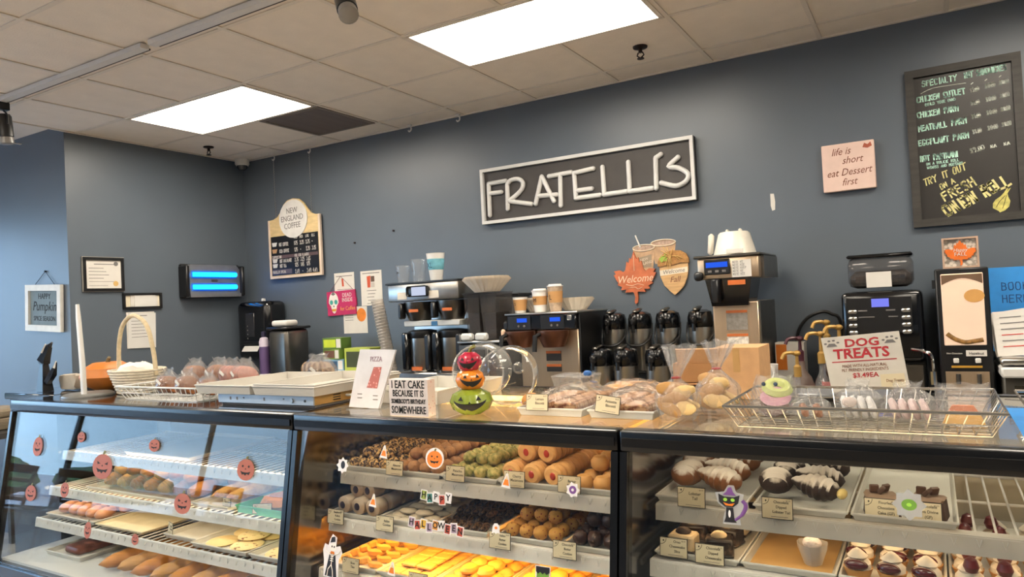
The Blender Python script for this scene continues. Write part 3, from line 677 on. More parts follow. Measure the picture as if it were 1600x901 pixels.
# ================================================================ on the back counter
KZ = .931
m_tan = M('brushed_steel_warm', 'cdb79c', .32, metal=.85, n=.05, scale=25, stretch=(1, 1, .06))
m_copper = M('basket_copper', '7a5240', .3, metal=.8)
m_lcd = EM('lcd_blue', '2a5be0', 1.1)
m_smoke = GL('smoked_plastic', (.72, .7, .69), .08, 1.45, .10, mcol=(.35, .33, .32))
m_bean = M('coffee_beans', '2a1a12', .45, c2='120a07', kind='V', scale=60, bump=.8, bscale=90)
m_clear = GL('clear_plastic', (.95, .96, .97), .03, 1.4, .06)
m_sleeve = M('cup_sleeve', 'bd8d58', .8)
m_orangelab = M('label_orange', 'c8682a', .6)
def cup(name, label, x, y, z, r0, r1, h, mat, band=None, letter=None, lid=None, group=None, lcol=None):
    c = thing(name, label, 'cup', (x, y, z), group=group)
    part('body', B().lathe([(0, .002), (r0-.002, .002), (r1-.0025, h-.004), (r1, h-.004), (r1+.002, h), (r1-.001, h), (r1, h-.006), (r0, 0), (0, 0)], 22), mat, c)
    if band:
        m_, z0, z1 = band; a = r0+(r1-r0)*z0/h; e = r0+(r1-r0)*z1/h
        part('sleeve', B().lathe([(a+.0015, z0), (e+.0015, z1), (e+.0002, z1), (a+.0002, z0)], 22), m_, c)
    if letter:
        text(c, letter, h*.28, (-.012, -(r0+r1)/2-.004, h*.55), lcol or m_ink, r=(PI/2, 0, -.35), name='size_letter')
    if lid: part('lid', B().lathe([(0, h+.012), (r1*.8, h+.012), (r1*.86, h+.004), (r1+.003, h+.002), (r1+.003, h-.004), (r1+.0006, h-.004)], 22), lid, c)
    return c
# ---- stainless bin with white caddy
t = thing('stainless_bin', 'tall stainless steel bin with black rim beside the towel dispenser', 'bin', (-4.54, 4.1, KZ))
part('body', B().box((0, 0, .28), (.22, .25, .55), .035, seg=3), m_steelD, t); part('rim', B().box((0, 0, .565), (.24, .27, .02), .008), m_black, t)
solo('wipes_tub', 'white plastic tub lid resting on the stainless bin', 'tub', B().box((0, 0, .026), (.17, .14, .05), .02, seg=3), m_white, (-4.56, 4.08, KZ+.577))
t = thing('soap_bottle', 'lotion bottle with purple label and dark cap squeezed beside the bin', 'bottle', (-4.745, 4.02, KZ))
part('body', B().lathe([(0, 0), (.036, 0), (.04, .02), (.04, .46), (.03, .49), (.014, .5), (0, .5)], 16), M('lilac_plastic', 'c7bccb', .4), t)
part('label', B().lathe([(.0405, .2), (.0405, .42)], 16), M('purple_label', '5a4670', .5), t); part('cap', B().lathe([(0, .5), (.02, .5), (.02, .54), (0, .545)], 12), M('cap_navy', '2c2840', .4), t)
# ---- tea riser and boxes
t = thing('counter_riser', 'white wire riser carrying the tea boxes', 'riser', (-3.9, 4.14, KZ))
part('shelf', B().box((0, 0, .21), (.56, .3, .02), .005), m_white, t)
for sx in (-1, 1):
    for sy in (-1, 1): part('leg', B().cyl((sx*.26, sy*.13, 0), (sx*.26, sy*.13, .2), .008), m_white, t)
def carton(name, label, x, y, z, w, d, h, col, col2, txt=None, rz=0):
    t = thing(name, label, 'box', (x, y, z), rz, group='tea boxes')
    part('carton', B().box((0, 0, h/2), (w, d, h), .002), M(name+col, col, .6, n=.05), t)
    part('printed_panel', B().b2(-w*.42, w*.2, -d/2-.0015, -d/2-.0001, h*.15, h*.85), M(name+col2, col2, .6), t)
    part('printed_stripe', B().b2(w*.24, w*.46, -d/2-.0015, -d/2-.0001, h*.1, h*.9), m_paper, t)
carton('tea_box', 'pale blue tea box at the bottom of the tea stack', -4.03, 4.13, 1.152, .19, .13, .085, '7fa7c0', '2c4a66', rz=.1)
carton('tea_box', 'green and brown tea box in the middle of the tea stack', -4.04, 4.13, 1.238, .18, .13, .08, '6f8c3a', '6a4632', rz=-.05)
carton('tea_box', 'lime green tea box on top of the tea stack', -4.04, 4.13, 1.319, .18, .13, .085, '5c7a35', 'b9c92f', rz=.12)
carton('tea_box', 'long lime tea box behind the pizza sign', -3.78, 4.14, 1.152, .26, .14, .17, 'a9b548', '3c4425')
# ---- dark bagged item beside the tea riser
solo('bagged_napkins', 'black and white bagged napkins lying left of the tea boxes', 'bag', B().box((0, 0, .08), (.3, .18, .16), .05, seg=3).jitter(.009, 4), M('bag_bw', '17171b', .25, c2='c8c8cc', split=(.55, .6), scale=9), (-4.2, 3.86, KZ+.01))
# ---- first twin brewer with two thermal servers
t = thing('twin_coffee_brewer', 'stainless twin coffee brewer with white screen and two tall servers', 'coffee brewer', (-2.968, 4.06, KZ))
part('base', B().b2(-.31, .3, -.21, .22, 0, .235, .01), m_steel, t)
part('column', B().b2(-.29, .28, .06, .22, .235, .72), m_steel, t)
part('head', B().b2(-.3, .3, -.21, .22, .72, .845, .012, 2), m_steel, t)
part('head_rim', B().b2(-.31, .305, -.222, .23, .838, .852, .004), m_black, t)
hb = part('screen_bezel', B().box((-.03, -.214, .785), (.185, .012, .075), .02, seg=3), m_black, t)
part('screen', B().box((-.02, -.221, .785), (.12, .003, .058), .001), EM('screen_white', 'cdd6ee', .9), hb)
for dx in (-.17, .1): part('instruction_label', B().b2(dx-.04, dx+.04, -.2125, -.2102, .735, .785), M('label_cream', 'd9cfc0', .7), t)
part('splash_panel', B().b2(-.2, .27, -.17, .06, .545, .585, .006), m_whitemetal, t)
part('blue_tag', B().b2(.04, .09, -.1735, -.1701, .548, .578), M('tag_blue', '2d6b9c', .5), t)
for dx in (-.11, .17):
    bk = part('brew_basket', B().lathe([(0, .585), (.075, .585), (.105, .66), (.108, .715), (0, .715)], 20), m_steelD, t, (dx, -.1, 0))
    part('handle', B().box((-.085, -.09, .655), (.035, .06, .11), .01), m_black, bk)
    part('warning_label', B().b2(-.01, .07, -.108, -.1065, .645, .665), m_orangelab, bk)
def server(x, y, z, label):
    s = thing('thermal_server', label, 'coffee server', (x, y, z), group='thermal coffee servers')
    part('body', B().lathe([(0, 0), (.095, 0), (.1, .01), (.1, .235), (0, .235)], 24), m_steel, s)
    part('lid', B().lathe([(.098, .225), (.104, .235), (.1, .275), (.06, .285), (0, .285)], 24), m_black, s)
    part('side_shell', B().lathe([(.102, .0), (.102, .23)], 24), m_black, s) if False else None
    part('handle', B().box((-.07, -.105, .14), (.05, .05, .26), .012), m_blackgloss, s)
    part('side_guard', B().box((.085, -.055, .13), (.05, .05, .25), .012), m_black, s)
    part('base_label', B().b2(-.03, .06, -.104, -.1, .01, .035), m_orangelab, s)
server(-3.06, 3.96, KZ+.237, 'black and steel thermal server, left one under the twin brewer'); server(-2.8, 3.96, KZ+.237, 'black and steel thermal server, right one under the twin brewer')
cup('clear_cup', 'small clear plastic cup on the twin brewer', -3.225, 3.98, KZ+.853, .037, .05, .125, m_clear, letter='M')
cup('clear_cup', 'larger clear plastic cup marked L on the twin brewer', -3.085, 3.98, KZ+.853, .04, .056, .16, m_clear, letter='L')
cup('foam_cup', 'white foam cup marked XL with teal band on the twin brewer', -2.935, 3.98, KZ+.853, .042, .064, .19, m_white, (M('teal_band', '6fb0c0', .6, n=.3, scale=20), .075, .15), 'XL', lcol=M('navy_ink', '24506e', .6))
# ---- leaning sleeve of nested cups and paper cups
t = thing('nested_cup_sleeve', 'leaning stack of nested clear cups in a plastic sleeve beside the brewer', 'cup stack', (-3.365, 4.02, KZ+.016), r=(0, -.2, 0))
part('holder', B().lathe([(0, 0), (.07, 0), (.075, .02), (.055, .12), (.048, .2), (0, .2)], 16), M('holder_bw', '1c1c1e', .5, c2='a9a5a0', kind='V', split=(.2, .3), scale=45), t)
cpm = B().lathe([(.038, 0), (.047, .03), (.05, .032), (.047, .036)], 16).mesh('cup', GL('frosted_plastic', (.8, .77, .73), .15, 1.4, .35, mcol=(.8, .75, .7)))
for i in range(24): part('cup', cpm, None, t, (0, 0, .2+i*.022))
cup('paper_cup', 'patterned brown paper cup on the counter left of the cup sleeve', -3.53, 4.0, KZ+.22, .04, .055, .15, M('patterned_paper', 'a98d74', .7, n=.25, scale=50)); 
t = thing('counter_riser', 'small white block under the patterned paper cup', 'riser', (-3.53, 4.0, KZ)); part('shelf', B().b2(-.06, .06, -.06, .06, .2, .22), m_white, t); part('column', B().b2(-.05, .05, -.05, .05, 0, .2), m_white, t)
# ---- double grinder with filter stack
t = thing('twin_coffee_grinder', 'black and silver twin coffee grinder with smoky bean hoppers', 'coffee grinder', (-2.48, 3.96, KZ))
part('body', B().b2(-.17, .15, -.17, .15, 0, .43, .012), m_black, t); part('front_plate', B().b2(-.16, .06, -.177, -.1702, .05, .42, .004), m_steelD, t)
for dx in (-.1, .01): part('selector', B().box((dx, -.16, .47), (.085, .05, .048), .012), m_whitemetal, t)
part('display', B().b2(-.14, .04, -.1815, -.1772, .33, .39), m_blackgloss, t)
part('deck', B().b2(-.17, .15, -.18, .15, .43, .445, .004), m_steel, t)
for dx in (-.105, .02):
    part('bean_hopper', B().frust((.09, .18), (.12, .22), .446, .745, (dx, .02)), m_smoke, t)
    part('coffee_beans', B().frust((.075, .15), (.09, .17), .45, .62, (dx, .02)), m_bean, t)
part('hopper_lid', B().b2(-.17, .085, -.1, .13, .745, .752), m_smoke, t)
t = thing('spare_hopper', 'large smoky plastic bin with a sticker behind the filter stack', 'hopper', (-2.52, 4.24, KZ))
part('bin', B().b2(-.13, .13, -.09, .09, .0, .72, .01), m_smoke, t); part('lid', B().b2(-.135, .135, -.095, .095, .72, .74, .004), m_black, t)
part('sticker', B().b2(-.02, .11, -.0935, -.0905, .6, .7), m_inkg, t)
def fluted(r, z): return lambda a, zz: 1+.035*math.sin(a*24)
t = thing('filter_stack', 'stack of white fluted paper coffee filters on the grinder', 'coffee filters', (-2.495, 3.93, KZ+.753))
m_filt = M('filter_paper', 'ddd3c4', .9)
for i in range(5): part('filter', B().lathe([(0, .001), (.082, .001), (.158-.004*i, .085), (.154-.004*i, .085), (.08, .004), (0, .004)], 72, wob=lambda a, z: 1+.045*math.sin(a*24)*(z/.085)), m_filt, t, (0, 0, i*.0042))
# ---- second twin brewer
t = thing('twin_coffee_brewer', 'dark twin coffee brewer with two blue displays and copper baskets', 'coffee brewer', (-2.03, 4.06, KZ))
part('body', B().b2(-.2, .2, -.19, .22, 0, .5, .006), m_tan, t); part('side_panel', B().b2(.2, .212, -.185, .24, 0, .594, .002), m_black, t)
part('head', B().b2(-.28, .2, -.215, .22, .5, .595, .008), m_blackgloss, t); part('top_tray', B().b2(-.29, .215, -.22, .25, .595, .607, .003), m_steel, t)
for dx in (-.18, .05):
    p_ = part('control_panel', B().b2(dx-.085, dx+.075, -.22, -.2155, .505, .59), m_black, t)
    part('display', B().b2(dx-.02, dx+.05, -.2225, -.2202, .55, .575), m_lcd, p_)
    for q in (-.01, .03): part('button', B().cyl((dx+q, -.2202, .527), (dx+q, -.224, .527), .007, seg=8), m_inkg, p_)
    bk = part('brew_basket', B().lathe([(0, .4), (.065, .4), (.095, .47), (.095, .498), (0, .498)], 20), m_copper, t, (dx+.02, -.26, 0))
    part('handle', B().tube([(-.05, -.08, .48), (-.06, -.12, .47), (-.062, -.13, .38)], .014, 8), m_black, bk)
part('faucet', B().box((-.3, -.17, .53), (.05, .05, .07), .015), m_black, t); part('faucet_tip', B().box((-.315, -.2, .48), (.03, .03, .06), .01), M('tap_cream', 'd9b79a', .5), t)
for z0, c in ((.31, .37), (.245, .29)):
    l_ = part('warning_label', B().b2(-.02, .08, -.1945, -.191, z0, c), M('label_black', '2a2624', .6), t); part('warning_stripe', B().b2(-.02, .08, -.1965, -.1948, c-.015, c), m_orangelab, l_)
part('badge', B().box((.16, -.217, .57), (.03, .004, .03), .004), m_steel, t)
cup('paper_cup', 'kraft-wrapped paper cup marked S on the second brewer', -2.275, 3.97, KZ+.608, .034, .047, .1, m_white, (m_sleeve, .015, .085), 'S')
cup('paper_cup', 'white paper cup with kraft sleeve marked M on the second brewer', -2.13, 3.97, KZ+.608, .037, .05, .135, m_white, (m_sleeve, .045, .1), 'M', lid=m_white)
cup('paper_cup', 'tall printed paper cup marked L with kraft sleeve on the second brewer', -2.02, 3.97, KZ+.608, .036, .049, .158, M('printed_cup', 'a9927b', .6, n=.4, scale=30), (m_sleeve, .055, .125), 'L', lid=m_white)
t = thing('filter_stack', 'white fluted paper filters lying behind the three paper cups', 'coffee filters', (-1.98, 4.17, KZ+.608))
for i in range(4): part('filter', B().lathe([(0, .001), (.07, .001), (.12-.003*i, .07), (.116-.003*i, .07), (.068, .004), (0, .004)], 60, wob=lambda a, z: 1+.05*math.sin(a*20)*(z/.07)), m_filt, t, (0, 0, i*.004))
t = thing('filter_stack', 'second pile of white fluted filters behind the paper cup marked M', 'coffee filters', (-2.24, 4.17, KZ+.608))
for i in range(4): part('filter', B().lathe([(0, .001), (.07, .001), (.12-.003*i, .08), (.116-.003*i, .08), (.068, .004), (0, .004)], 60, wob=lambda a, z: 1+.05*math.sin(a*20)*(z/.07)), m_filt, t, (0, 0, i*.004))
# ---- airpots on a stepped rack
t = thing('airpot_rack', 'black stepped wire rack holding the airpots', 'rack', (-1.46, 4.08, KZ))
for z, y in ((.012, -.13), (.215, .12)):
    for s_ in (-.09, 0, .09): part('rail', B().cyl((-.345, y+s_, z), (.33, y+s_, z), .006, seg=8), m_black, t)
for x in (-.35, .33):
    part('side_frame', B().tube([(x, -.22, .006), (x, -.22, .04), (x, .02, .21), (x, .21, .215), (x, .21, .006)], .007, 6), m_black, t)
def airpot(x, y, z, label, lab2=None, bail=True):
    a = thing('airpot', label, 'airpot', (x, y, z), group='pump airpots')
    part('body', B().lathe([(0, 0), (.066, 0), (.07, .008), (.07, .262), (0, .262)], 24), m_steel, a)
    part('collar', B().lathe([(.071, .255), (.074, .262), (.074, .315), (.066, .345), (.04, .358), (0, .36)], 24), m_blackgloss, a)
    part('spout', B().box((-.012, -.085, .3), (.035, .05, .05), .012).cyl((-.012, -.098, .28), (-.012, -.098, .235), .011, seg=8), m_black, a)
    part('pump_lever', B().box((-.006, -.03, .366), (.034, .1, .016), .006, rx=.14), m_steelD, a)
    if bail: part('bail_handle', B().tube(smooth_path([(-.075, 0, .285), (-.077, -.03, .21), (-.05, -.085, .165), (0, -.1, .155), (.05, -.085, .165), (.077, -.03, .21), (.075, 0, .285)], 5), .006, 6), m_black, a)
    if lab2:
        l_ = part('card_label', B().lathe([(.0712, .02), (.0712, .165)], 40, wob=None) if False else B().grid(lambda u, v: Vector((.0725*math.sin(-1.0+1.0*u), -.0725*math.cos(-1.0+1.0*u), .0+.17*v)), 6, 4), M('card_cream', 'd8d0c0', .7), a)
        part('label_band', B().grid(lambda u, v: Vector((.0735*math.sin(-1.0+1.0*u), -.0735*math.cos(-1.0+1.0*u), .115+.055*v+(.0 if abs(u-.5) > .25 else .012)*(1-v))), 8, 2), lab2, l_)
    return a
mo = M('airpot_label_orange', 'd07a28', .6); mb = M('airpot_label_blue', '6f86c4', .6)
zb = KZ+.222
for x, lb in ((-1.73, 'leftmost airpot of the upper row'), (-1.56, 'second airpot from the left in the upper row'), (-1.383, 'third airpot from the left in the upper row'), (-1.187, 'rightmost airpot of the upper row next to the single brewer')): airpot(x, 4.2, zb, lb)
for x, lb, m_ in ((-1.727, 'front airpot with a blue label', mb), (-1.57, 'front airpot with an orange label in the middle', mo), (-1.372, 'front airpot with an orange label behind the bread bag', mo)): airpot(x, 3.95, KZ+.019, lb, m_, False)
# ---- single brewer
t = thing('single_coffee_brewer', 'tall single coffee brewer with tan steel column and blue display', 'coffee brewer', (-.905, 4.08, KZ))
part('column', B().b2(-.12, .12, -.2, .2, 0, .62, .006), m_tan, t); part('side_panel', B().b2(.12, .128, -.2, .2, 0, .62), m_steelD, t)
part('head', B().b2(-.185, .14, -.23, .2, .745, .86, .012, 2), m_tan, t); part('lid', B().b2(-.2, .15, -.245, .21, .86, .874, .005), m_steelD, t)
part('back_box', B().b2(.14, .155, -.18, .2, .745, .86), m_steelD, t)
dp = part('display_panel', B().box((-.077, -.234, .81), (.138, .008, .082), .004), m_black, t); part('display', B().b2(-.135, -.02, -.2395, -.2382, .808, .836), m_lcd, dp)
for q in (-.115, -.077, -.04): part('button', B().box((q, -.2395, .787), (.02, .003, .012), .001), m_inkg, dp)
nt_ = part('taped_note', B().b2(0, .1, -.2335, -.2312, .75, .84), m_paper, t)
bb = B()
for k in range(5): ink('NOTE KEEP'[:7+k % 3], .011, .0016, .006, .825-.016*k, 0, bb, .9, seed=k)
nl = part('note_writing', bb, m_inkg, nt_, (0, -.2338, 0)); nl['kind'] = 'stuff'
part('tap', B().box((-.175, -.245, .765), (.05, .035, .05), .018, seg=3), m_black, t)
bk = part('brew_basket', B().frust((.19, .2), (.24, .24), .6, .745, (-.02, -.13)), m_blackgloss, t); part('handle', B().b2(-.1, -.06, -.3, -.24, .62, .745, .008), m_black, bk)
part('warning_label', B().b2(-.02, .07, -.2535, -.2512, .71, .735), m_orangelab, bk)
for z0, z1 in ((.47, .575), (.385, .45), (.295, .365)):
    l_ = part('warning_label', B().b2(-.05, .06, -.204, -.201, z0, z1), M('label_cream'+str(z0 == .385), 'd9cfc0' if z0 == .385 else '8d857b', .7, n=.3, scale=60), t); part('warning_stripe', B().b2(-.05, .06, -.2055, -.2042, z1-.014, z1), m_orangelab, l_)
part('rating_plate', B().b2(-.05, .06, -.204, -.201, .22, .285), M('plate_tan', 'c9a878', .6), t)
t = thing('filter_funnel', 'white plastic filter basket upside down on the single brewer', 'filter basket', (-.93, 4.05, KZ+.875))
m_milk = M('milky_plastic', 'd9d3c6', .35, coat=.2)
part('funnel', B().lathe([(0, .13), (.075, .13), (.085, .12), (.115, .006), (.12, .004), (.12, 0), (0, 0)], 24), m_milk, t)
part('handle', B().box((-.125, -.02, .07), (.03, .04, .12), .012, ry=.1), m_milk, t)
for q in (-.035, .035): part('spout_tab', B().box((q, 0, .137), (.016, .03, .02), .005), m_milk, t)
part('sticker', B().b2(-.02, .07, -.118, -.112, .008, .03), m_paper, t)
# ---- cable loop on the wall
solo('black_cable', 'black cable looping up the wall behind the syrup pumps', 'cable', B().tube(smooth_path([(-.70, 4.33, .94), (-.68, 4.33, 1.3), (-.63, 4.33, 1.42), (-.55, 4.33, 1.466), (-.49, 4.33, 1.455), (-.44, 4.33, 1.38), (-.43, 4.33, .94)], 6), .009, 8), m_black)
# ---- syrup pumps and bottles
m_pump = M('pump_brass', 'b08a48', .4, metal=.3); m_redlab = M('label_red', 'c02a20', .5); m_cola = M('dark_syrup', '2b120c', .12, coat=.4)
def syrup(name, label, x, y, hb, r, body, lab_, pump, hp, txt=None):
    t = thing(name, label, 'bottle', (x, y, KZ))
    part('bottle', B().lathe([(0, 0), (r, 0), (r, hb*.6), (r*.8, hb*.72), (r*.35, hb*.85), (r*.33, hb), (0, hb)], 18), body, t)
    if lab_: part('label', B().lathe([(r+.001, hb*.12), (r+.001, hb*.52)], 18), lab_, t)
    if txt: text(t, txt, .045, (0, -r-.004, hb*.3), m_paper, shear=.3, r=(PI/2, 0, -.2))
    if pump:
        p_ = part('pump_collar', B().lathe([(0, hb), (.018, hb), (.018, hb+.05), (.009, hb+.06), (.007, hp), (0, hp)], 12), pump, t)
        part('pump_head', B().tube(smooth_path([(0, 0, hp-.012), (-.02, -.02, hp), (-.05, -.04, hp-.004), (-.062, -.048, hp-.03)], 4), .009, 8).ell((0, 0, hp-.005), (.02, .02, .014)), pump, p_)
    return t
m_clr = GL('bottle_clear', (.85, .86, .86), .05, 1.45, .1)
syrup('syrup_bottle', 'clear syrup bottle with red label and brass pump in front of the dog treats sign', -.485, 3.8, .3, .04, m_clr, m_redlab, m_pump, .45, 'Torani')
syrup('syrup_bottle', 'dark syrup bottle with brass and black pump', -.47, 3.93, .38, .036, m_cola, m_redlab, m_pump, .5)
syrup('syrup_bottle', 'syrup bottle with brass pump half hidden by the dog treats sign', -.40, 3.8, .36, .034, m_cola, m_redlab, m_pump, .48)
syrup('syrup_bottle', 'short syrup bottle with brass pump and red cap', -.59, 3.74, .24, .034, m_clr, m_redlab, m_pump, .36)
syrup('sauce_bottle', 'grey-brown chocolate sauce bottle with maroon pump', -.60, 3.92, .3, .062, M('sauce_brown', '6f6058', .3), None, M('maroon_plastic', '46202a', .35), .42)
t = thing('milk_carton', 'white carton with an orange stripe behind the sauce bottle', 'carton', (-.675, 4.2, KZ)); part('carton', B().b2(-.09, .06, -.05, .05, 0, .38), m_paper, t); part('stripe', B().b2(-.085, -.03, -.0525, -.0505, .23, .37), M('stripe_orange', 'cf7424', .5), t)
t = thing('white_mug', 'white mug with a round handle left of the sauce bottle', 'mug', (-.725, 3.77, KZ+.199)); part('cup', B().lathe([(0, 0), (.035, 0), (.04, .1), (.036, .1), (.032, .006), (0, .006)], 18), m_white, t); part('handle', B().tube([(.0+.03*math.cos(a), -.038-.012, .06+.034*math.sin(a)) for a in [i*PI/6 for i in range(12)]], .007, 6, True), m_white, t)
t = thing('black_caddy', 'black caddy box with thin cables beside the cardboard box', 'caddy', (-.715, 3.76, KZ)); part('box', B().b2(-.055, .04, -.08, .08, 0, .198, .008), m_black, t)
part('cable', B().tube(smooth_path([(.038, -.075, .19), (.05, -.09, .23), (.045, -.092, .1), (.045, -.09, .02)], 5), .004), m_inkg, t)
# ---- super-automatic coffee machine
t = thing('espresso_machine', 'black bean-to-cup machine with violet display and silver buttons', 'coffee machine', (-.215, 4.07, KZ))
part('body', B().b2(-.175, .175, -.2, .22, .3, .64, .025, 3), m_blackgloss, t); part('lower_body', B().b2(-.175, .175, -.12, .22, 0, .3, .01), m_black, t)
part('drip_tray', B().b2(-.15, .165, -.24, -.12, 0, .06, .006), m_steelD, t); part('front_lip', B().b2(-.1, .16, -.14, -.12, .1, .28), m_steelD, t)
dp = part('control_panel', B().b2(-.15, .13, -.206, -.2, .44, .61), m_black, t); part('display', B().b2(-.04, .035, -.2095, -.2062, .565, .605), EM('lcd_violet', '7d83ee', 1.0), dp)
for i in range(4):
    for sx in (-.125, .105): part('button', B().box((sx, -.209, .545-.034*i), (.04, .012, .019), .006), m_steel, dp)
part('panel_label', B().b2(-.1, -.06, -.2085, -.2062, .545, .552).b2(.02, .06, -.2085, -.2062, .545, .552).b2(-.1, -.03, -.2085, -.2062, .515, .52).b2(.03, .07, -.2085, -.2062, .515, .52), m_inkg, dp)['kind'] = 'stuff'
part('spout', B().box((-.02, -.215, .33), (.09, .05, .09), .01), m_black, t)
part('steam_wand', B().tube(smooth_path([(.12, -.2, .36), (.17, -.24, .352), (.197, -.25, .33), (.2, -.25, .24)], 5), .008, 8).cyl((.2, -.25, .26), (.2, -.25, .2), .014, seg=8), m_chrome, t)
part('bean_hopper', B().box((0, 0, .735), (.285, .3, .15), .03, seg=2), m_smoke, t); part('coffee_beans', B().box((0, 0, .7), (.265, .28, .085), .025), m_bean, t)
part('hopper_lid', B().box((0, 0, .815), (.29, .31, .018), .008), m_blackgloss, t); part('hopper_label', B().b2(-.06, .05, -.155, -.1508, .66, .735), m_paper, t)
# ---- cappuccino dispenser
t = thing('cappuccino_dispenser', 'tall black hot drink dispenser with a lit picture panel', 'drink dispenser', (.12, 4.07, KZ))
part('cabinet', B().b2(-.105, .105, -.2, .22, 0, .73, .006), m_black, t)
part('picture_panel', B().box((.0, -.203, .54), (.165, .008, .33), .003), M('panel_cream', 'd8b9a0', .35, n=.08, scale=5, emit=.32, ec='e6c6ac'), t)
part('picture_swirl', B().prism([(.045+.04*math.cos(a*PI/10), .6+.03*math.sin(a*PI/10)) for a in range(20)], -.2085, -.2072), M('swirl_gold', 'c99552', .5), t)
part('picture_cream', B().prism([(-.08, .665)]+[(-.08+.16*i/10, .655+.028*math.sin(PI*i/10)) for i in range(11)]+[(.08, .7), (-.08, .7)], -.2085, -.2072), M('panel_brown', '6b503a', .5), t)
part('picture_beans', B().tube(smooth_path([(-.07, -.208, .43), (-.04, -.208, .405), (.0, -.208, .39), (.04, -.208, .395), (.07, -.208, .4)], 4), .01, 6, flat=.3), M('nuts_brown', '8c6430', .5, n=.5, scale=70), t)
for q in (-.04, .045): part('button', B().box((q, -.205, .305), (.022, .012, .022), .003), m_white, t)
part('name_label', B().b2(.0, .08, -.2045, -.2012, .325, .352), m_paper, t); text(t, 'Hazelnut', .018, (.04, -.2052, .338), m_ink, sx=.9); text(t, 'Hot Chocolate', .012, (-.045, -.2012, .338), m_paper, sx=.85)
part('warning_strip', B().b2(-.06, .06, -.2035, -.2012, .272, .282), M('strip_amber', 'b5892c', .5), t)
part('drip_recess', B().b2(-.085, .085, -.2045, -.2012, .02, .255), m_tan, t); part('spout', B().cyl((-.035, -.215, .245), (-.035, -.215, .2), .009, seg=8), m_steelD, t); part('spout', B().cyl((.045, -.215, .245), (.045, -.215, .2), .009, seg=8), m_steelD, t)
part('drip_tray', B().b2(-.1, .1, -.26, -.2, 0, .02), m_black, t); part('hinge', B().b2(-.118, -.105, -.19, -.15, .64, .68), m_black, t)
t = thing('fall_decor_box', 'small wood-framed decoration with an orange Happy Fall leaf on the dispenser', 'decoration', (.125, 3.96, KZ+.731))
part('frame', frame(.146, .144, .008, -.012, .012), M('decor_wood', 'b0927c', .6), t, (0, 0, .072)); part('panel', panel(-.066, .066, .008, .136, .0, .008), M('decor_gingham', 'c9bfb2', .7, c2='8f877c', kind='V', scale=60), t)
lf = [(x*.45, .07+z*.36) for x, z in pts]
part('leaf', B().prism(lf, -.006, -.001), M('leaf_amber', 'd86a1c', .5, n=.15), t); text(t, 'Happy', .022, (0, -.0075, .084), m_paper, shear=.2); text(t, 'FALL', .024, (0, -.0075, .064), m_paper)
# ---- blue folder, papers and appliance at the right edge
t = thing('microwave_oven', 'grey appliance with stainless top under the papers at the right edge', 'microwave', (.49, 4.05, KZ))
part('body', B().b2(-.24, .24, -.24, .2, 0, .24, .008), M('oven_grey', '4a463f', .4), t); part('door_window', B().b2(-.2, .1, -.246, -.241, .04, .2), M('oven_window', '2a2620', .15, coat=.4), t)
t = thing('paper_tray', 'white stacked paper tray on the appliance at the right edge', 'tray', (.49, 4.0, KZ+.241))
part('lower_tray', B().b2(-.25, .22, -.26, .16, 0, .045, .008), m_white, t); part('upper_tray', B().b2(-.25, .22, -.25, .16, .052, .085, .01), m_steel, t)
t = thing('blue_folder', 'bright blue folder with handwriting leaning behind the papers', 'folder', (.36, 4.12, KZ+.327), r=(-.1, 0, 0)); part('cover', B().b2(-.12, .16, -.004, .004, 0, .4), M('folder_blue', '1f83cf', .5), t)
for k, t_ in enumerate(('BOOK', 'HERE')): part('lettering', ink(t_, .035, .004, -.07, .29-.06*k), M('ink_navy', '17457a', .7), t, (0, -.005, 0))
for i, (dx, rz_, lb) in enumerate(((0, .0, 'front white receipt sheet with red marks at the right edge'), (-.004, .1, 'white receipt sheet tilted behind the front one'))):
    t = thing('receipt_sheet', lb, 'paper', (.315+dx, 3.86+i*.03, KZ+.328), r=(-.12, -.06-rz_, 0)); part('sheet', B().b2(-.075, .1, -.002, .002, 0, .2), m_paper, t)
    for k in range(6): part('print', B().b2(-.05, .03+.02*(k % 3), -.0032, -.0021, .17-.026*k, .174-.026*k), MATS['label_red'] if k in (3, 5) else m_inkg, t)
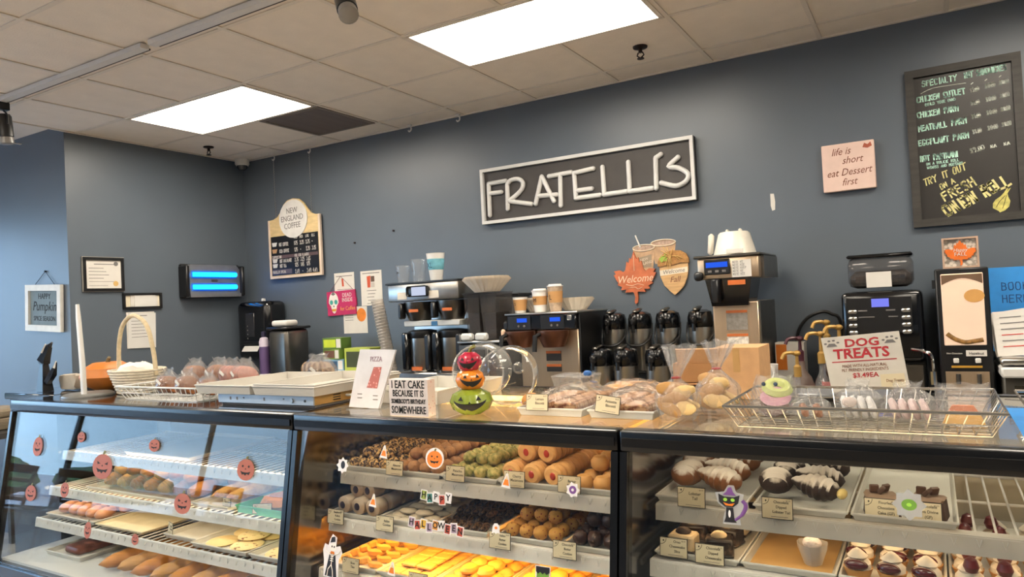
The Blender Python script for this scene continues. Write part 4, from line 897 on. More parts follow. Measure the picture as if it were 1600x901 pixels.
# ================================================================ the three display cases
TZ = 1.244; YB = 2.62; SLOPE = .163
def gy(z): return 1.8-SLOPE*(1.19-z)
m_rail = M('case_black_aluminium', '0b0c0e', .25, n=.1, coat=.15)
m_pane = GL('case_glass', (.97, .985, .98), .0, 1.5)
m_topg = GL('case_top_glass', (.93, .93, .9), .02, 1.5, .10, mcol=(.75, .7, .6))
m_topd = M('case_dark_top', '17181b', .12, n=.1, coat=.5)
m_mir = M('case_side_steel', '8d8a86', .16, metal=1, n=.05)
m_wirew = M('white_wire', 'cfcdc8', .35)
m_railw = M('price_rail_white', 'c8c4bc', .45)
CASES = {}
def display_case(key, label, x0, x1, shelves, deck, topm, lamps, lampmat, backmat):
    c = thing('display_case', label, 'display case', ((x0+x1)/2, 1.8, 0)); ox, oy = (x0+x1)/2, 1.8
    def P(name, b, m, parent=None): return part(name, b, m, parent or c, (0, 0, 0) if parent else (-ox, -oy, 0))
    P('base', B().b2(x0, x1, gy(.49)-.012, YB, .0, .488, .004), m_rail)
    P('deck', B().b2(x0+.03, x1-.03, gy(deck)+.03, YB-.02, deck-.02, deck), m_whitemetal)
    P('front_rail', B().b2(x0+.002, x1-.002, 1.79, 1.845, 1.19, 1.247, .006, 2), m_rail)
    P('rail_strip', B().b2(x0+.01, x1-.01, 1.784, 1.79, 1.205, 1.228), m_rail)
    P('top_panel', B().b2(x0+.02, x1-.02, 1.846, YB, 1.232, TZ), topm)
    P('rear_rail', B().b2(x0+.002, x1-.002, YB, YB+.03, 1.18, 1.247), m_rail)
    pz0, pz1 = .49, 1.19
    g = [(gy(pz0), pz0), (gy(pz1), pz1), (gy(pz1)+.006, pz1), (gy(pz0)+.006, pz0)]
    def slab(xa, xb, poly):
        b = B(); va = [b.bm.verts.new((xa, y, z)) for y, z in poly]; vb = [b.bm.verts.new((xb, y, z)) for y, z in poly]
        b.bm.faces.new(va); b.bm.faces.new(vb[::-1]); n = len(poly)
        for i in range(n): b.bm.faces.new((va[i], vb[i], vb[(i+1) % n], va[(i+1) % n]))
        return b
    P('front_glass', slab(x0+.022, x1-.022, g), m_pane)
    for xx in (x0+.002, x1-.022):
        P('post', slab(xx, xx+.02, [(gy(pz0)-.012, pz0), (gy(pz1)-.012, pz1), (gy(pz1)+.03, pz1), (gy(pz0)+.03, pz0)]), m_rail)
    for xx in (x0+.004, x1-.010):
        P('side_panel', slab(xx, xx+.006, [(gy(pz0)+.032, pz0), (gy(pz1)+.032, pz1), (YB-.001, pz1), (YB-.001, pz0)]), m_pane if (key == 'L' and xx < -3.5) else m_mir)
    k = 2 if x1-x0 < 1.6 else 3
    for i in range(k):
        a = x0+.02+(x1-x0-.04)*i/k; e = x0+.02+(x1-x0-.04)*(i+1)/k
        d = P('rear_door', B().b2(a, e, YB+(.002 if i % 2 else .012), YB+(.010 if i % 2 else .02), .49, 1.178), backmat)
    for z, yf in shelves:
        sh = P('wire_shelf', B().cyl((x0+.03, yf, z-.005), (x1-.03, yf, z-.005), .005, seg=8).cyl((x0+.03, YB-.03, z-.005), (x1-.03, YB-.03, z-.005), .005, seg=8).cyl((x0+.03, (yf+YB)/2, z-.009), (x1-.03, (yf+YB)/2, z-.009), .004, seg=6), m_wirew)
        rod = B().cyl((0, yf, z-.005), (0, YB-.03, z-.005), .003, seg=6).mesh('rod', m_wirew)
        n = int((x1-x0-.08)/.042)
        for i in range(n): part('rod', rod, None, sh, (x0+.045+i*.042, 0, 0))
        part('price_rail', slab(x0+.03, x1-.03, [(yf-.012, z-.045), (yf-.006, z-.004), (yf-.003, z-.004), (yf-.009, z-.045)]), m_railw, sh)
        if key != 'L': part('shelf_lip', B().b2(x0+.03, x1-.03, yf-.004, yf+.035, z-.004, z-.001), m_railw, sh)
        hk = B()
        for i in range(int((x1-x0)/.05)):
            xx = x0+.05+i*.05
            hk.tube([(xx, yf-.013, z-.006), (xx+.006, yf-.017, z-.022), (xx+.012, yf-.013, z-.006)], .0016, 4)
        h_ = part('rail_hooks', hk, m_wirew, sh); h_['kind'] = 'stuff'
        for xx in (x0+.025, x1-.025):
            part('bracket', B().b2(xx-.003, xx+.003, yf+.02, YB-.02, z-.03, z-.012), m_railw, sh)
    for (ly, lz, *lm) in lamps:
        P('lamp_tube', B().cyl((x0+.08, ly, lz), (x1-.08, ly, lz), .011, seg=10), lm[0] if lm else lampmat)
    CASES[key] = c
    return c
display_case('L', 'long left bakery display case with pumpkin stickers mirroring the window', -3.97, -1.982, [(.955, 2.02), (.79, 1.95), (.65, 1.88)], .5, m_topd, [(1.868, 1.213), (2.045, .938), (1.98, .763)], EM('tube_neutral', 'ffe2b8', CASE_L), M('door_grey', '8b8c8c', .4))
display_case('M', 'middle bakery display case with warm lights and Happy Halloween stickers', -1.98, -.745, [(1.005, 1.99), (.85, 1.92), (.69, 1.86)], .5, m_topg, [(2.57, 1.205, EM('tube_amber_soft', 'ffc56e', CASE_M*.75)), (1.868, 1.213, EM('tube_warm_soft', 'ffdcae', CASE_M*.32)), (1.952, .822)], EM('tube_amber', 'ffb347', CASE_M), M('door_cream', 'c9b489', .4))
display_case('R', 'right bakery display case with a black cat sticker and pastry trays', -.743, .85, [(1.01, 1.97), (.875, 1.9)], .6, m_topg, [(1.868, 1.213), (2.0, .983)], EM('tube_warm', 'ffd9a8', CASE_R), M('door_beige', 'b5aa94', .4))
# register counter beyond the left end
t = thing('register_counter', 'black register counter joining the left end of the display cases', 'counter', (-4.24, 2.3, 0))
part('cabinet', B().b2(-.24, .24, -.28, .28, 0, 1.21), m_rail, t); part('worktop', B().b2(-.26, .255, -.3, .3, 1.21, TZ, .004), m_topd, t)
# ---------------------------------------------------------------- stickers on the front glass
GT = (-.1616, 0, 0)
def glass_at(x, z, off=.0015): return (x, gy(z)-off*2, z)
m_stick = M('sticker_white', 'dcd8d8', .5); m_so = M('sticker_pumpkin', 'a35c48', .6); m_so2 = M('sticker_bright_orange', 'df7a1e', .5)
def ellipse(cx_, cz_, rx, rz, n=18): return [(cx_+rx*math.cos(2*PI*i/n), cz_+rz*math.sin(2*PI*i/n)) for i in range(n)]
def pumpkin_sticker(x, z, w, h, label, mat, halo=False, grin=0):
    s = thing('pumpkin_sticker', label, 'sticker', glass_at(x, z), r=GT, group='pumpkin stickers')
    if halo: part('backing', B().prism(ellipse(0, 0, w*.58, h*.56), -.0006, 0), m_stick, s)
    part('pumpkin', B().prism(ellipse(0, -h*.04, w*.48, h*.44), -.0014, -.0007 if halo else 0), mat, s)
    part('stem', B().prism([(-w*.05, h*.38), (w*.05, h*.38), (w*.1, h*.52), (w*.0, h*.52)], -.0014, -.0007 if halo else 0), M('sticker_stem', '6c6b3a', .6), s)
    for sx in (-1, 1): part('eye', B().prism([(sx*w*.26, h*.14), (sx*w*.1, h*.06), (sx*w*.24, h*.03)] if grin != 1 else ellipse(sx*w*.17, h*.1, w*.05, h*.05, 8), -.002, -.0015), m_ink, s)
    part('nose', B().prism([(-w*.04, -h*.03), (w*.04, -h*.03), (0, h*.03)], -.002, -.0015), m_ink, s)
    part('mouth', B().prism([(-w*.28, -h*.1), (-w*.14, -h*.14), (0, -h*.15), (w*.14, -h*.14), (w*.28, -h*.1), (w*.2, -h*.24), (w*.08, -h*.2), (0, -h*.28), (-w*.08, -h*.22), (-w*.18, -h*.25)], -.002, -.0015), m_ink, s)
for i, (x, z, w, h, lb) in enumerate(((-3.137, .989, .153, .12, 'largest orange pumpkin sticker, left part of the left case glass'), (-2.219, 1.04, .098, .088, 'orange pumpkin sticker with scowling eyes near the right end of the left case'), (-2.566, .888, .106, .089, 'orange jack-o-lantern sticker in the middle of the left case glass'),
        (-3.685, 1.041, .085, .1, 'pale pumpkin sticker at the far top left of the left case'), (-3.692, .829, .096, .082, 'pale smiling pumpkin sticker at the left end of the left case'), (-3.408, .867, .068, .076, 'narrow orange pumpkin sticker below the mirrored chair back'),
        (-3.189, .72, .053, .08, 'slim orange pumpkin sticker low on the left case glass'), (-2.845, .721, .047, .05, 'smallest orange pumpkin sticker low in the middle of the left case'), (-2.786, 1.094, .073, .057, 'faint pumpkin sticker high in the middle of the left case'), (-3.328, 1.1, .061, .052, 'faint pumpkin sticker high above the largest one'))):
    pumpkin_sticker(x, z, w, h, lb, m_so, grin=i % 2)
pumpkin_sticker(-1.358, 1.132, .061, .058, 'bright orange pumpkin sticker with white edge on the middle case', m_so2, True, 1)
def candy(x, z, w, h, label):
    s = thing('candy_corn_sticker', label, 'sticker', glass_at(x, z), r=(-.1616, .1, 0), group='candy corn stickers')
    tri = lambda k: [(-w*.42*k, -h*.42*k), (w*.42*k, -h*.42*k), (w*.08*k, h*.46*k), (-w*.08*k, h*.46*k)]
    part('backing', B().prism(tri(1.1), -.0006, 0), m_stick, s)
    part('kernel', B().prism([(-w*.3, -h*.3), (w*.3, -h*.3), (w*.16, h*.1), (-w*.16, h*.1)], -.0013, -.0007), m_so2, s)
    part('tip', B().prism([(-w*.14, h*.11), (w*.14, h*.11), (0, h*.36)], -.0013, -.0007), M('sticker_cream', 'e2c79a', .5), s)
for x, z, lb in ((-1.563, 1.139, 'candy corn sticker high on the middle case beside the almond cookies'), (-1.596, .985, 'candy corn sticker over the second shelf of the middle case'), (-1.503, .789, 'candy corn sticker near the bottom of the middle case'), (-1.096, 1.086, 'candy corn sticker over the cherry cookie tag')): candy(x, z, .034, .042, lb)
def blob_sticker(name, x, z, label, parts_, r=GT):
    s = thing(name, label, 'sticker', glass_at(x, z), r=r)
    for i, (nm, poly, mat) in enumerate(parts_): part(nm, B().prism(poly, -.0006-.0007*i, -.0007*i), mat, s)
    return s
m_sk = M('sticker_black', '18171c', .5); m_pur = M('sticker_purple', '6d4382', .5); m_gr = M('sticker_green', '6d9a3a', .5)
star = lambda R_, r_, n: [((R_ if i % 2 == 0 else r_)*math.cos(PI*i/n), (R_ if i % 2 == 0 else r_)*math.sin(PI*i/n)) for i in range(2*n)]
blob_sticker('spider_sticker', -1.74, 1.085, 'white and black spider sticker at the left of the middle case', [('backing', star(.027, .02, 8), m_stick), ('spider', ellipse(.002, .002, .009, .013), m_sk)])
blob_sticker('flower_sticker', -.882, 1.079, 'purple eyeball flower sticker at the right end of the middle case', [('backing', star(.022, .016, 7), m_stick), ('ring', ellipse(0, 0, .011, .011), m_pur), ('pupil', ellipse(0, 0, .004, .004), m_stick)])
blob_sticker('eye_flower_sticker', -.068, 1.117, 'green eyeball flower sticker in front of the lava divine cake tag', [('backing', star(.034, .026, 8), GL('sticker_clear', (.7, .71, .73), .2, 1.4, .28)), ('iris', ellipse(0, 0, .015, .012), m_gr), ('pupil', ellipse(0, 0, .005, .004), M('sticker_lime', '9ad14a', .5))])
blob_sticker('ghost_sticker', -1.126, .95, 'tiny ghost sticker above the butter cookie tag', [('backing', [(-.013, -.014), (-.006, -.01), (0, -.014), (.007, -.01), (.013, -.014), (.012, .008), (.004, .016), (-.006, .015), (-.012, .006)], m_stick), ('face', ellipse(0, .003, .005, .004, 8), m_so2)])
blob_sticker('monster_sticker', -.969, .85, 'green square-headed monster sticker at the bottom edge of the middle case', [('backing', [(-.022, -.04), (.022, -.04), (.024, .02), (-.024, .02)], m_stick), ('face', [(-.019, -.038), (.019, -.038), (.019, .006), (-.019, .006)], m_gr), ('hair', [(-.021, .018), (.021, .018), (.021, .004), (.012, -.002), (.006, .004), (0, -.002), (-.008, .004), (-.014, -.002), (-.021, .004)], m_sk)])
# HAPPY HALLOWEEN: one sticker strip per word, each letter a tile
def word(wd, x, z, w, label, cols):
    s = thing('word_sticker', label, 'sticker', glass_at(x, z), r=GT, group='word stickers')
    n = len(wd); st = w/n
    for i, ch in enumerate(wd):
        dz = (.004, -.003, .002, -.005, .003)[i % 5]; xx = -w/2+st*(i+.5)
        tl = part('letter_tile', B().box((xx, -.0004, dz), (st*1.08, .0006, st*1.35), ry=.1*(-1)**i), m_stick, s)
        part('letter_field', B().box((xx, -.0012, dz), (st*.8, .0006, st*1.1), ry=.1*(-1)**i), cols[i % len(cols)], tl)
        text(tl, ch, st*1.1, (xx, -.0022, dz), m_ink, ext=.0003, bold=.0004, name='letter')
lc = [M('tile_lime', '8d9a45', .5), M('tile_teal', '3f7a72', .5), m_stick, M('tile_red', 'b34a35', .5), m_stick]
lc2 = [M('tile_mauve', 'a08a9c', .5), MATS['tile_red'], M('tile_yellow', 'd1a53a', .5), MATS['tile_mauve'], M('tile_orange', 'cf8a34', .5), m_stick, MATS['tile_red']]
word('HAPPY', -1.346, 1.017, .116, 'multicoloured sticker word HAPPY on the middle case', lc); word('HALLOWEEN', -1.343, .933, .207, 'multicoloured sticker word HALLOWEEN on the middle case', lc2)
# skeleton in a top hat
s = thing('skeleton_sticker', 'dancing skeleton sticker with top hat and cape low on the middle case', 'sticker', glass_at(-1.758, .796), r=(-.1616, .06, 0))
part('backing', B().prism([(-.03, -.07), (-.035, -.02), (-.044, .012), (-.038, .034), (-.022, .03), (-.018, .05), (-.008, .068), (.012, .06), (.012, .03), (.03, .036), (.042, .015), (.03, -.01), (.034, -.07)], -.0006, 0), m_stick, s)
part('cape', B().prism([(-.024, -.066), (-.012, .008), (.012, .008), (.028, -.066)], -.0013, -.0007), m_sk, s)
part('skull', B().prism(ellipse(.0, .028, .013, .015), -.0013, -.0007), MATS['skull_white'], s); part('hat', B().prism([(-.014, .04), (.008, .046), (.004, .062), (-.01, .058)], -.002, -.0014), m_sk, s)
for sx in (-1, 1): part('eye', B().prism(ellipse(sx*.005, .029, .0028, .0035, 8), -.002, -.0014), m_sk, s)
part('bow', B().prism([(-.008, .014), (.008, .006), (.008, .014), (-.008, .006)], -.002, -.0014), m_so2, s)
bn = B()
for p in ([(0, .006), (0, -.028)], [(0, -.028), (-.012, -.044), (-.014, -.066)], [(0, -.028), (.008, -.046), (.012, -.066)], [(-.004, .002), (-.03, .012), (-.036, .03)], [(.004, .002), (.028, .012), (.034, .024)]): bn.tube([(a, -.0018, b_) for a, b_ in p], .0018, 4)
for z in (-.002, -.009, -.016): bn.tube([(-.007, -.0018, z), (.007, -.0018, z)], .0014, 4)
part('bones', bn, MATS['skull_white'], s)['kind'] = 'stuff'
# black cat with witch hat
s = thing('cat_sticker', 'grinning black cat sticker with purple witch hat on the right case', 'sticker', glass_at(-.451, 1.081), r=GT)
part('backing', B().prism([(-.022, -.047), (-.02, -.03), (-.014, -.012), (-.034, .002), (-.04, .026), (-.018, .03), (-.008, .046), (.006, .046), (.012, .03), (.03, .026), (.026, .012), (.04, .008), (.04, -.006), (.028, -.026), (.02, -.03), (.022, -.047)], -.0006, 0), MATS['sticker_clear'], s)
part('head', B().prism([(-.032, .024), (-.018, .018), (.006, .018), (.02, .024), (.016, .004), (.004, -.006), (-.016, -.006), (-.03, .004)], -.0013, -.0007), m_sk, s)
part('body', B().prism([(-.018, -.042), (-.014, -.03), (-.013, -.007), (.004, -.007), (.006, -.03), (.012, -.042)], -.0013, -.0007), m_sk, s)
part('tail', B().tube(smooth_path([(.008, -.0012, -.036), (.026, -.0012, -.02), (.034, -.0012, .0), (.026, -.0012, .012)], 4), [.003]*4+[.0045]*9, 6, flat=.3), m_pur, s)
part('chest', B().prism(ellipse(-.005, -.022, .003, .009, 10), -.002, -.0014), m_stick, s); part('hat', B().prism([(-.022, .022), (.012, .022), (.004, .03), (0, .042), (-.008, .04), (-.012, .03)], -.002, -.0014), m_pur, s)
for sx in (-.015, .003): part('eye', B().prism(ellipse(sx, .011, .005, .004, 10), -.002, -.0014), MATS['sticker_lime'], s)
part('grin', B().prism([(-.02, .004), (-.006, .001), (.008, .004), (.002, -.003), (-.014, -.003)], -.002, -.0014), m_so2, s)
# ================================================================ on top of the display cases
Z0 = TZ+.001
m_film = GL('plastic_film', (.93, .93, .93), .16, 1.6, .10, crinkle=1.0, cscale=38)
m_film2 = GL('plastic_wrap', (.93, .92, .9), .12, 1.6, .10, crinkle=.9, cscale=26, mcol=(.85, .75, .65))
m_dome = GL('dome_plastic', (.95, .95, .94), .03, 1.45, .05)
m_card = M('tag_card', 'cdbf9f', .7, n=.03); m_edge = M('tag_border', '2a251f', .6)
def price_tag(x, y, z, l1, label, l2=None, l3=None, w=.078, h=.052, lean=-.12, rz=0, ry=0):
    t = thing('price_tag', label, 'price tag', (x, y, z), r=(lean, ry, rz), group='price tags')
    part('border', B().b2(-w/2, w/2, -.0006, .0006, 0, h), m_edge, t)
    part('card', B().b2(-w/2+.0018, w/2-.0018, -.0014, -.0007, .0018, h-.0018), m_card, t)
    part('corner_ring', B().tube([(-w/2+.003+.016*math.cos(a), -.0016, h-.003-.016*math.sin(a)) for a in [i*PI/14 for i in range(8)]], .0006, 4), m_edge, t)
    part('corner_dot', B().prism(ellipse(-w/2+.011, h-.009, .002, .0025, 8), -.002, -.0015), m_edge, t)
    ls = [q for q in (l1, l2, l3) if q]
    for i, q in enumerate(ls): text(t, q, .0115 if len(ls) < 3 else .0098, (.010, -.0016, h*.62-.0125*(i-(len(ls)-1)/2)-.003), m_edge, ext=.0002, bold=.00012, sx=.92)
    text(t, '$2.50', .005, (w*.36, -.0016, h-.007), m_edge, ext=.0002)
    part('small_print', B().b2(-w*.2, w*.34, -.002, -.0015, .006, .0072), m_inkg, t)
    return t
# ---- left end
t = thing('display_pole', 'slim white upright pole on a grey round base at the left end', 'stand', (-3.69, 2.02, Z0))
part('base', B().lathe([(0, 0), (.12, 0), (.118, .008), (.1, .016), (0, .018)], 28), M('stand_grey', '6b6a66', .35), t)
part('pole', B().tube([(.06, -.055, .012), (.052, -.055, .18), (.033, -.055, .39), (.028, -.055, .46)], [.0125, .0125, .011, .008], 8, flat=1.3), m_white, t)
t = thing('crow_figure', 'angular black crow figure with raised beak at the far left', 'figure', (-4.27, 2.1, Z0))
m_crow = M('crow_black', '121419', .3)
part('body', B().frust((.07, .06), (.03, .03), 0, .16).frust((.035, .035), (.05, .04), .15, .19, (.01, 0)), m_crow, t)
part('head', B().tube([(0, 0, .17), (.03, 0, .21), (.06, 0, .25)], [.035, .026, .018], 5), m_crow, t); part('beak', B().tube([(.06, 0, .25), (.09, 0, .268)], [.014, .006], 5), m_crow, t)
part('crest', B().prism([(-.04, .15), (-.06, .175), (-.02, .19), (.02, .2), (0, .16)], -.006, .006), m_crow, t); part('tail', B().tube([(.03, 0, .05), (.09, 0, .1), (.13, 0, .16)], [.02, .022, .004], 5), m_crow, t)
part('white_marking', B().tube([(.03, -.026, .215), (.06, -.018, .262)], [.006, .004], 4).tube([(.115, -.006, .13), (.13, -.002, .168)], [.008, .003], 4), m_white, t)
solo('paper_bag', 'crumpled brown paper bag behind the crow figure', 'paper bag', B().box((0, 0, .04), (.17, .12, .08), .02, seg=2).jitter(.008, 2), M('paper_tan', 'a99f90', .85), (-4.13, 2.2, Z0+.007))
t = thing('register_screen', 'dark tilted register screen lying at the left end', 'screen', (-4.3, 2.37, Z0), .1)
part('panel', B().box((.0, 0, .055), (.28, .16, .014), .004, rx=.5), M('screen_dark', '23222e', .2, coat=.4), t); part('foot', B().box((0, .03, .022), (.2, .08, .044), .008), m_black, t)
solo('paper_stack', 'stack of folded brown paper at the left edge of the picture', 'paper stack', B().box((0, 0, .04), (.3, .4, .08), .01).box((.02, 0, .11), (.28, .36, .06), .015, rz=.1).jitter(.004, 3), M('paper_brown', '8d7f6a', .85, n=.2, scale=12, stretch=(1, 1, 12)), (-5.75, 2.45, .905))
t = thing('side_table', 'narrow dark table at the left edge below the paper stack', 'table', (-5.75, 2.45, 0)); part('top', B().b2(-.3, .3, -.28, .28, .86, .898), m_cab, t)
for sx in (-1, 1):
    for sy in (-1, 1): part('leg', B().b2(sx*.27-.02, sx*.27+.02, sy*.25-.02, sy*.25+.02, 0, .86), m_cab, t)
t = thing('orange_pumpkin', 'smooth orange pumpkin behind the wicker basket', 'pumpkin', (-3.86, 2.22, Z0))
m_pk = M('pumpkin_skin', 'c1722c', .4, n=.1, scale=10)
part('body', B().lathe([(0, 0), (.06, .002), (.11, .03), (.135, .075), (.12, .12), (.07, .15), (.02, .15), (0, .145)], 36, wob=lambda a, z: 1+.03*math.cos(a*9)), m_pk, t); part('stem', B().tube([(0, 0, .145), (.005, 0, .165), (.015, 0, .175)], [.014, .01, .009], 6), M('stem_brown', '6a5a35', .7), t)
# wicker basket with arched handle
t = thing('wicker_basket', 'cream wicker basket with a tall arched handle and papers inside', 'basket', (-3.5, 2.16, Z0))
m_wick = M('wicker_cream', 'd5c9b4', .75, n=.12, scale=40)
for k in range(9):
    z = .008+k*.0135; w, d = .11+.05*k/8, .08+.035*k/8
    part('weave_ring', B().tube([(w*math.cos(a)*(1+.02*(-1)**(i+k)), d*math.sin(a)*(1+.02*(-1)**(i+k)), z) for i, a in enumerate([2*PI*j/36 for j in range(36)])], .0065, 6, True), m_wick, t)
part('bottom', B().lathe([(0, 0), (.108, 0), (.108, .006), (0, .006)], 24, sy=.73), m_wick, t)
part('handle', B().tube(smooth_path([(-.155, 0, .09), (-.152, 0, .22), (-.12, 0, .33), (-.05, 0, .385), (.02, 0, .385), (.1, 0, .33), (.145, 0, .2), (.158, 0, .09)], 5), .011, 8), M('wicker_handle', 'c9b795', .7, n=.15, scale=50), t)
solo('tissue_paper', 'white crumpled tissue paper filling the wicker basket', 'tissue', B().lathe([(0, .012), (.09, .02), (.125, .1), (.1, .135), (.04, .15), (0, .14)], 18, sy=.7).jitter(.009, 8), m_paper, (-3.5, 2.16, Z0))
# ---- wire baskets
def wire_basket(label, x0, x1, y0, y1, h, fl, mat, step=.03, r=.0022, group='wire baskets'):
    """x0..y1 is the rim; the bottom is inset by fl"""
    t = thing('wire_basket', label, 'wire basket', ((x0+x1)/2, (y0+y1)/2, Z0), group=group); W_, D_ = (x1-x0)/2, (y1-y0)/2
    part('rim', B().tube([(-W_, -D_, h), (W_, -D_, h), (W_, D_, h), (-W_, D_, h)], .004, 6, True), mat, t)
    b = B(); w, d = W_-fl, D_-fl
    n = int(2*w/step)
    for i in range(n+1):
        u = -1+2*i/n; b.tube([(u*W_, -D_, h), (u*w, -d, r), (u*w, d, r), (u*W_, D_, h)], r, 4)
    n2 = int(2*d/step)
    for i in range(n2+1):
        u = -1+2*i/n2; b.tube([(-W_, u*D_, h), (-w, u*d, r), (w, u*d, r), (W_, u*D_, h)], r, 4)
    m_ = (W_+w)/2; e_ = (D_+d)/2
    b.tube([(-m_, -e_, h/2), (m_, -e_, h/2), (m_, e_, h/2), (-m_, e_, h/2)], r, 4, True)
    part('wire_mesh', b, mat, t)['kind'] = 'stuff'
    return t
wire_basket('long white wire basket of bagged cookies beside the wicker basket', -3.30, -2.72, 1.93, 2.42, .062, .03, M('wire_white', 'dcdad4', .35))
# bagged cookies: discs standing in a row under film
def bagged(name, label, x, y, z, rz, n, r, mat, half=.06, film=None, cat='bagged cookies', group='bagged cookies', h=None, sticker=True, tilt=1.25):
    t = thing(name, label, cat, (x, y, z), rz, group=group)
    ck = B().lathe([(0, -.007), (r*.85, -.007), (r, -.001), (r*.93, .005), (r*.5, .009), (0, .01)], 18).jitter(.0012, n).mesh('cookie', mat)
    for i in range(n): part('cookie', ck, None, t, (-half+2*half*(i+.5)/n, 0, r+.004), (0, tilt+.06*math.sin(i*3), .1*math.sin(i*5)))
    hh = h or 2*r+.02
    def film_f(u, v):
        a = 2*PI*u; zz = v
        pr = math.sin(PI*min(1, max(0, .06+.88*v)))**.55
        q = 1+.05*math.sin(a*7+v*9)+.03*math.sin(a*13+2)
        return Vector(((half+.018)*pr*math.cos(a)*q, (r+.012)*pr*math.sin(a)*q, .001+hh*v*(1+.05*math.sin(a*5)*v)))
    part('bag_film', B().grid(film_f, 26, 9, True), film or m_film, t)
    part('bag_top', B().grid(lambda u, v: Vector(((half*.55)*(1+.3*v)*math.cos(2*PI*u)*(1+.14*math.sin(2*PI*u*6)), r*.3*(1+.9*v)*math.sin(2*PI*u), hh*.97+.022*v+.006*math.sin(2*PI*u*5))), 20, 2, True), film or m_film, t)
    if sticker: part('bag_sticker', B().box((half*.2, -r-.016, hh*.62), (.034, .001, .014), ry=.6), m_paper, t)
    return t
m_ck = M('cookie_golden', '8a5226', .7, n=.3, scale=45, bump=.4, bscale=80); m_ckp = M('cookie_pink', 'b06f5c', .7, n=.25, scale=45, bump=.4); m_ckd = M('cookie_nutty', '6a4a35', .7, c2='a88a68', scale=60, bump=.5)
for x, y, z, n, r, m_, lb in ((-3.20, 2.28, .012, 4, .056, m_ck, 'bag of golden cookies at the back left of the white wire basket'), (-3.07, 2.32, .012, 4, .056, m_ck, 'bag of golden cookies, second at the back of the white wire basket'), (-2.95, 2.3, .012, 3, .055, m_ckp, 'bag of pink cookies at the back of the white wire basket'),
        (-2.83, 2.28, .012, 3, .055, m_ckp, 'bag of pink cookies at the back right of the white wire basket'), (-3.14, 2.09, .008, 5, .042, m_ck, 'front bag of golden cookies in the white wire basket'), (-2.98, 2.08, .008, 4, .042, m_ck, 'front middle bag of golden cookies in the white wire basket'), (-2.83, 2.08, .008, 4, .036, m_ck, 'front right bag of golden cookies partly behind the sheet pans')):
    bagged('bagged_cookies', lb, x, y, Z0+z, random.uniform(-.2, .2), n, r, m_, .042)
bagged('bagged_cookies', 'bag of dark nut cookies right of the white wire basket', -2.60, 2.53, Z0, .2, 5, .06, m_ckd, .07)
# ---- sheet pans on a metal box
t = thing('metal_drawer_box', 'low grey metal drawer box with vent slots and a handle under the sheet pans', 'metal box', (-2.295, 2.13, Z0))
part('body', B().b2(-.275, .275, -.2, .2, .008, .045, .002), M('box_zinc', 'a7adb2', .4, metal=.5), t); part('base', B().b2(-.26, .27, -.19, .19, 0, .008), m_inkg, t)
sd = part('side_plate', B().b2(.275, .2765, -.195, .195, .01, .044), M('side_warm_lit', 'b08d52', .4, metal=.3), t)  # tan is warm light put into the colour of the grey metal side
for k in range(3): part('vent_slot', B().b2(.2766, .2775, -.1, -.06, .017+.009*k, .021+.009*k), m_black, sd)
part('handle', B().tube([(.278, -.03, .028), (.295, -.03, .028), (.295, .08, .028), (.278, .08, .028)], .005, 6), m_white, sd)
for k, xx in enumerate((-.2, -.12, .0, .11, -.16)): part('marking', B().b2(xx, xx+.008, -.2012, -.2002, .022+.006*(k % 2), .034), m_inkg, t)
part('lock', B().cyl((.16, -.2002, .026), (.16, -.206, .026), .009, seg=10), m_steel, t); part('keyhole', B().cyl((.23, -.2002, .026), (.23, -.203, .026), .005, seg=8), m_black, t)
def pan(name, label, x, y, z, w, d, h, mat, group=None, rz=0, cat='tray'):
    t = thing(name, label, cat, (x, y, z), rz, group=group)
    fl = .007; b = B(); tk = .003
    P_ = []
    for (ww, dd, zz) in ((w-2*fl, d-2*fl, 0), (w, d, h), (w-.004, d-.004, h), (w-2*fl-.004, d-2*fl-.004, tk)):
        P_.append([b.bm.verts.new((sx*ww/2, sy*dd/2, zz)) for sx, sy in ((-1, -1), (1, -1), (1, 1), (-1, 1))])
    for a_, c_ in zip(P_, P_[1:]):
        for i in range(4): b.bm.faces.new((a_[i], a_[(i+1) % 4], c_[(i+1) % 4], c_[i]))
    b.bm.faces.new(P_[0][::-1]); b.bm.faces.new(P_[-1])
    part('pan', b, mat, t, smooth=False)
    part('rim', B().tube([(-w/2, -d/2, h), (w/2, -d/2, h), (w/2, d/2, h), (-w/2, d/2, h)], .0035, 6, True), mat, t)
    return t
m_pan = M('sheet_pan_white', 'bdb8ae', .4, n=.06, scale=6); m_tray = M('tray_white', 'c8c4ba', .45, n=.03)
pan('sheet_pan', 'white sheet pan on the left half of the metal drawer box', -2.52, 2.16, Z0+.046, .34, .5, .034, m_pan, 'sheet pans'); pan('sheet_pan', 'white sheet pan on the right half of the metal drawer box', -2.165, 2.16, Z0+.046, .34, .5, .034, m_pan, 'sheet pans')
pan('sheet_pan', 'second sheet pan nested in the right pan on the metal box', -2.165, 2.16, Z0+.053, .33, .49, .034, m_pan, 'sheet pans')
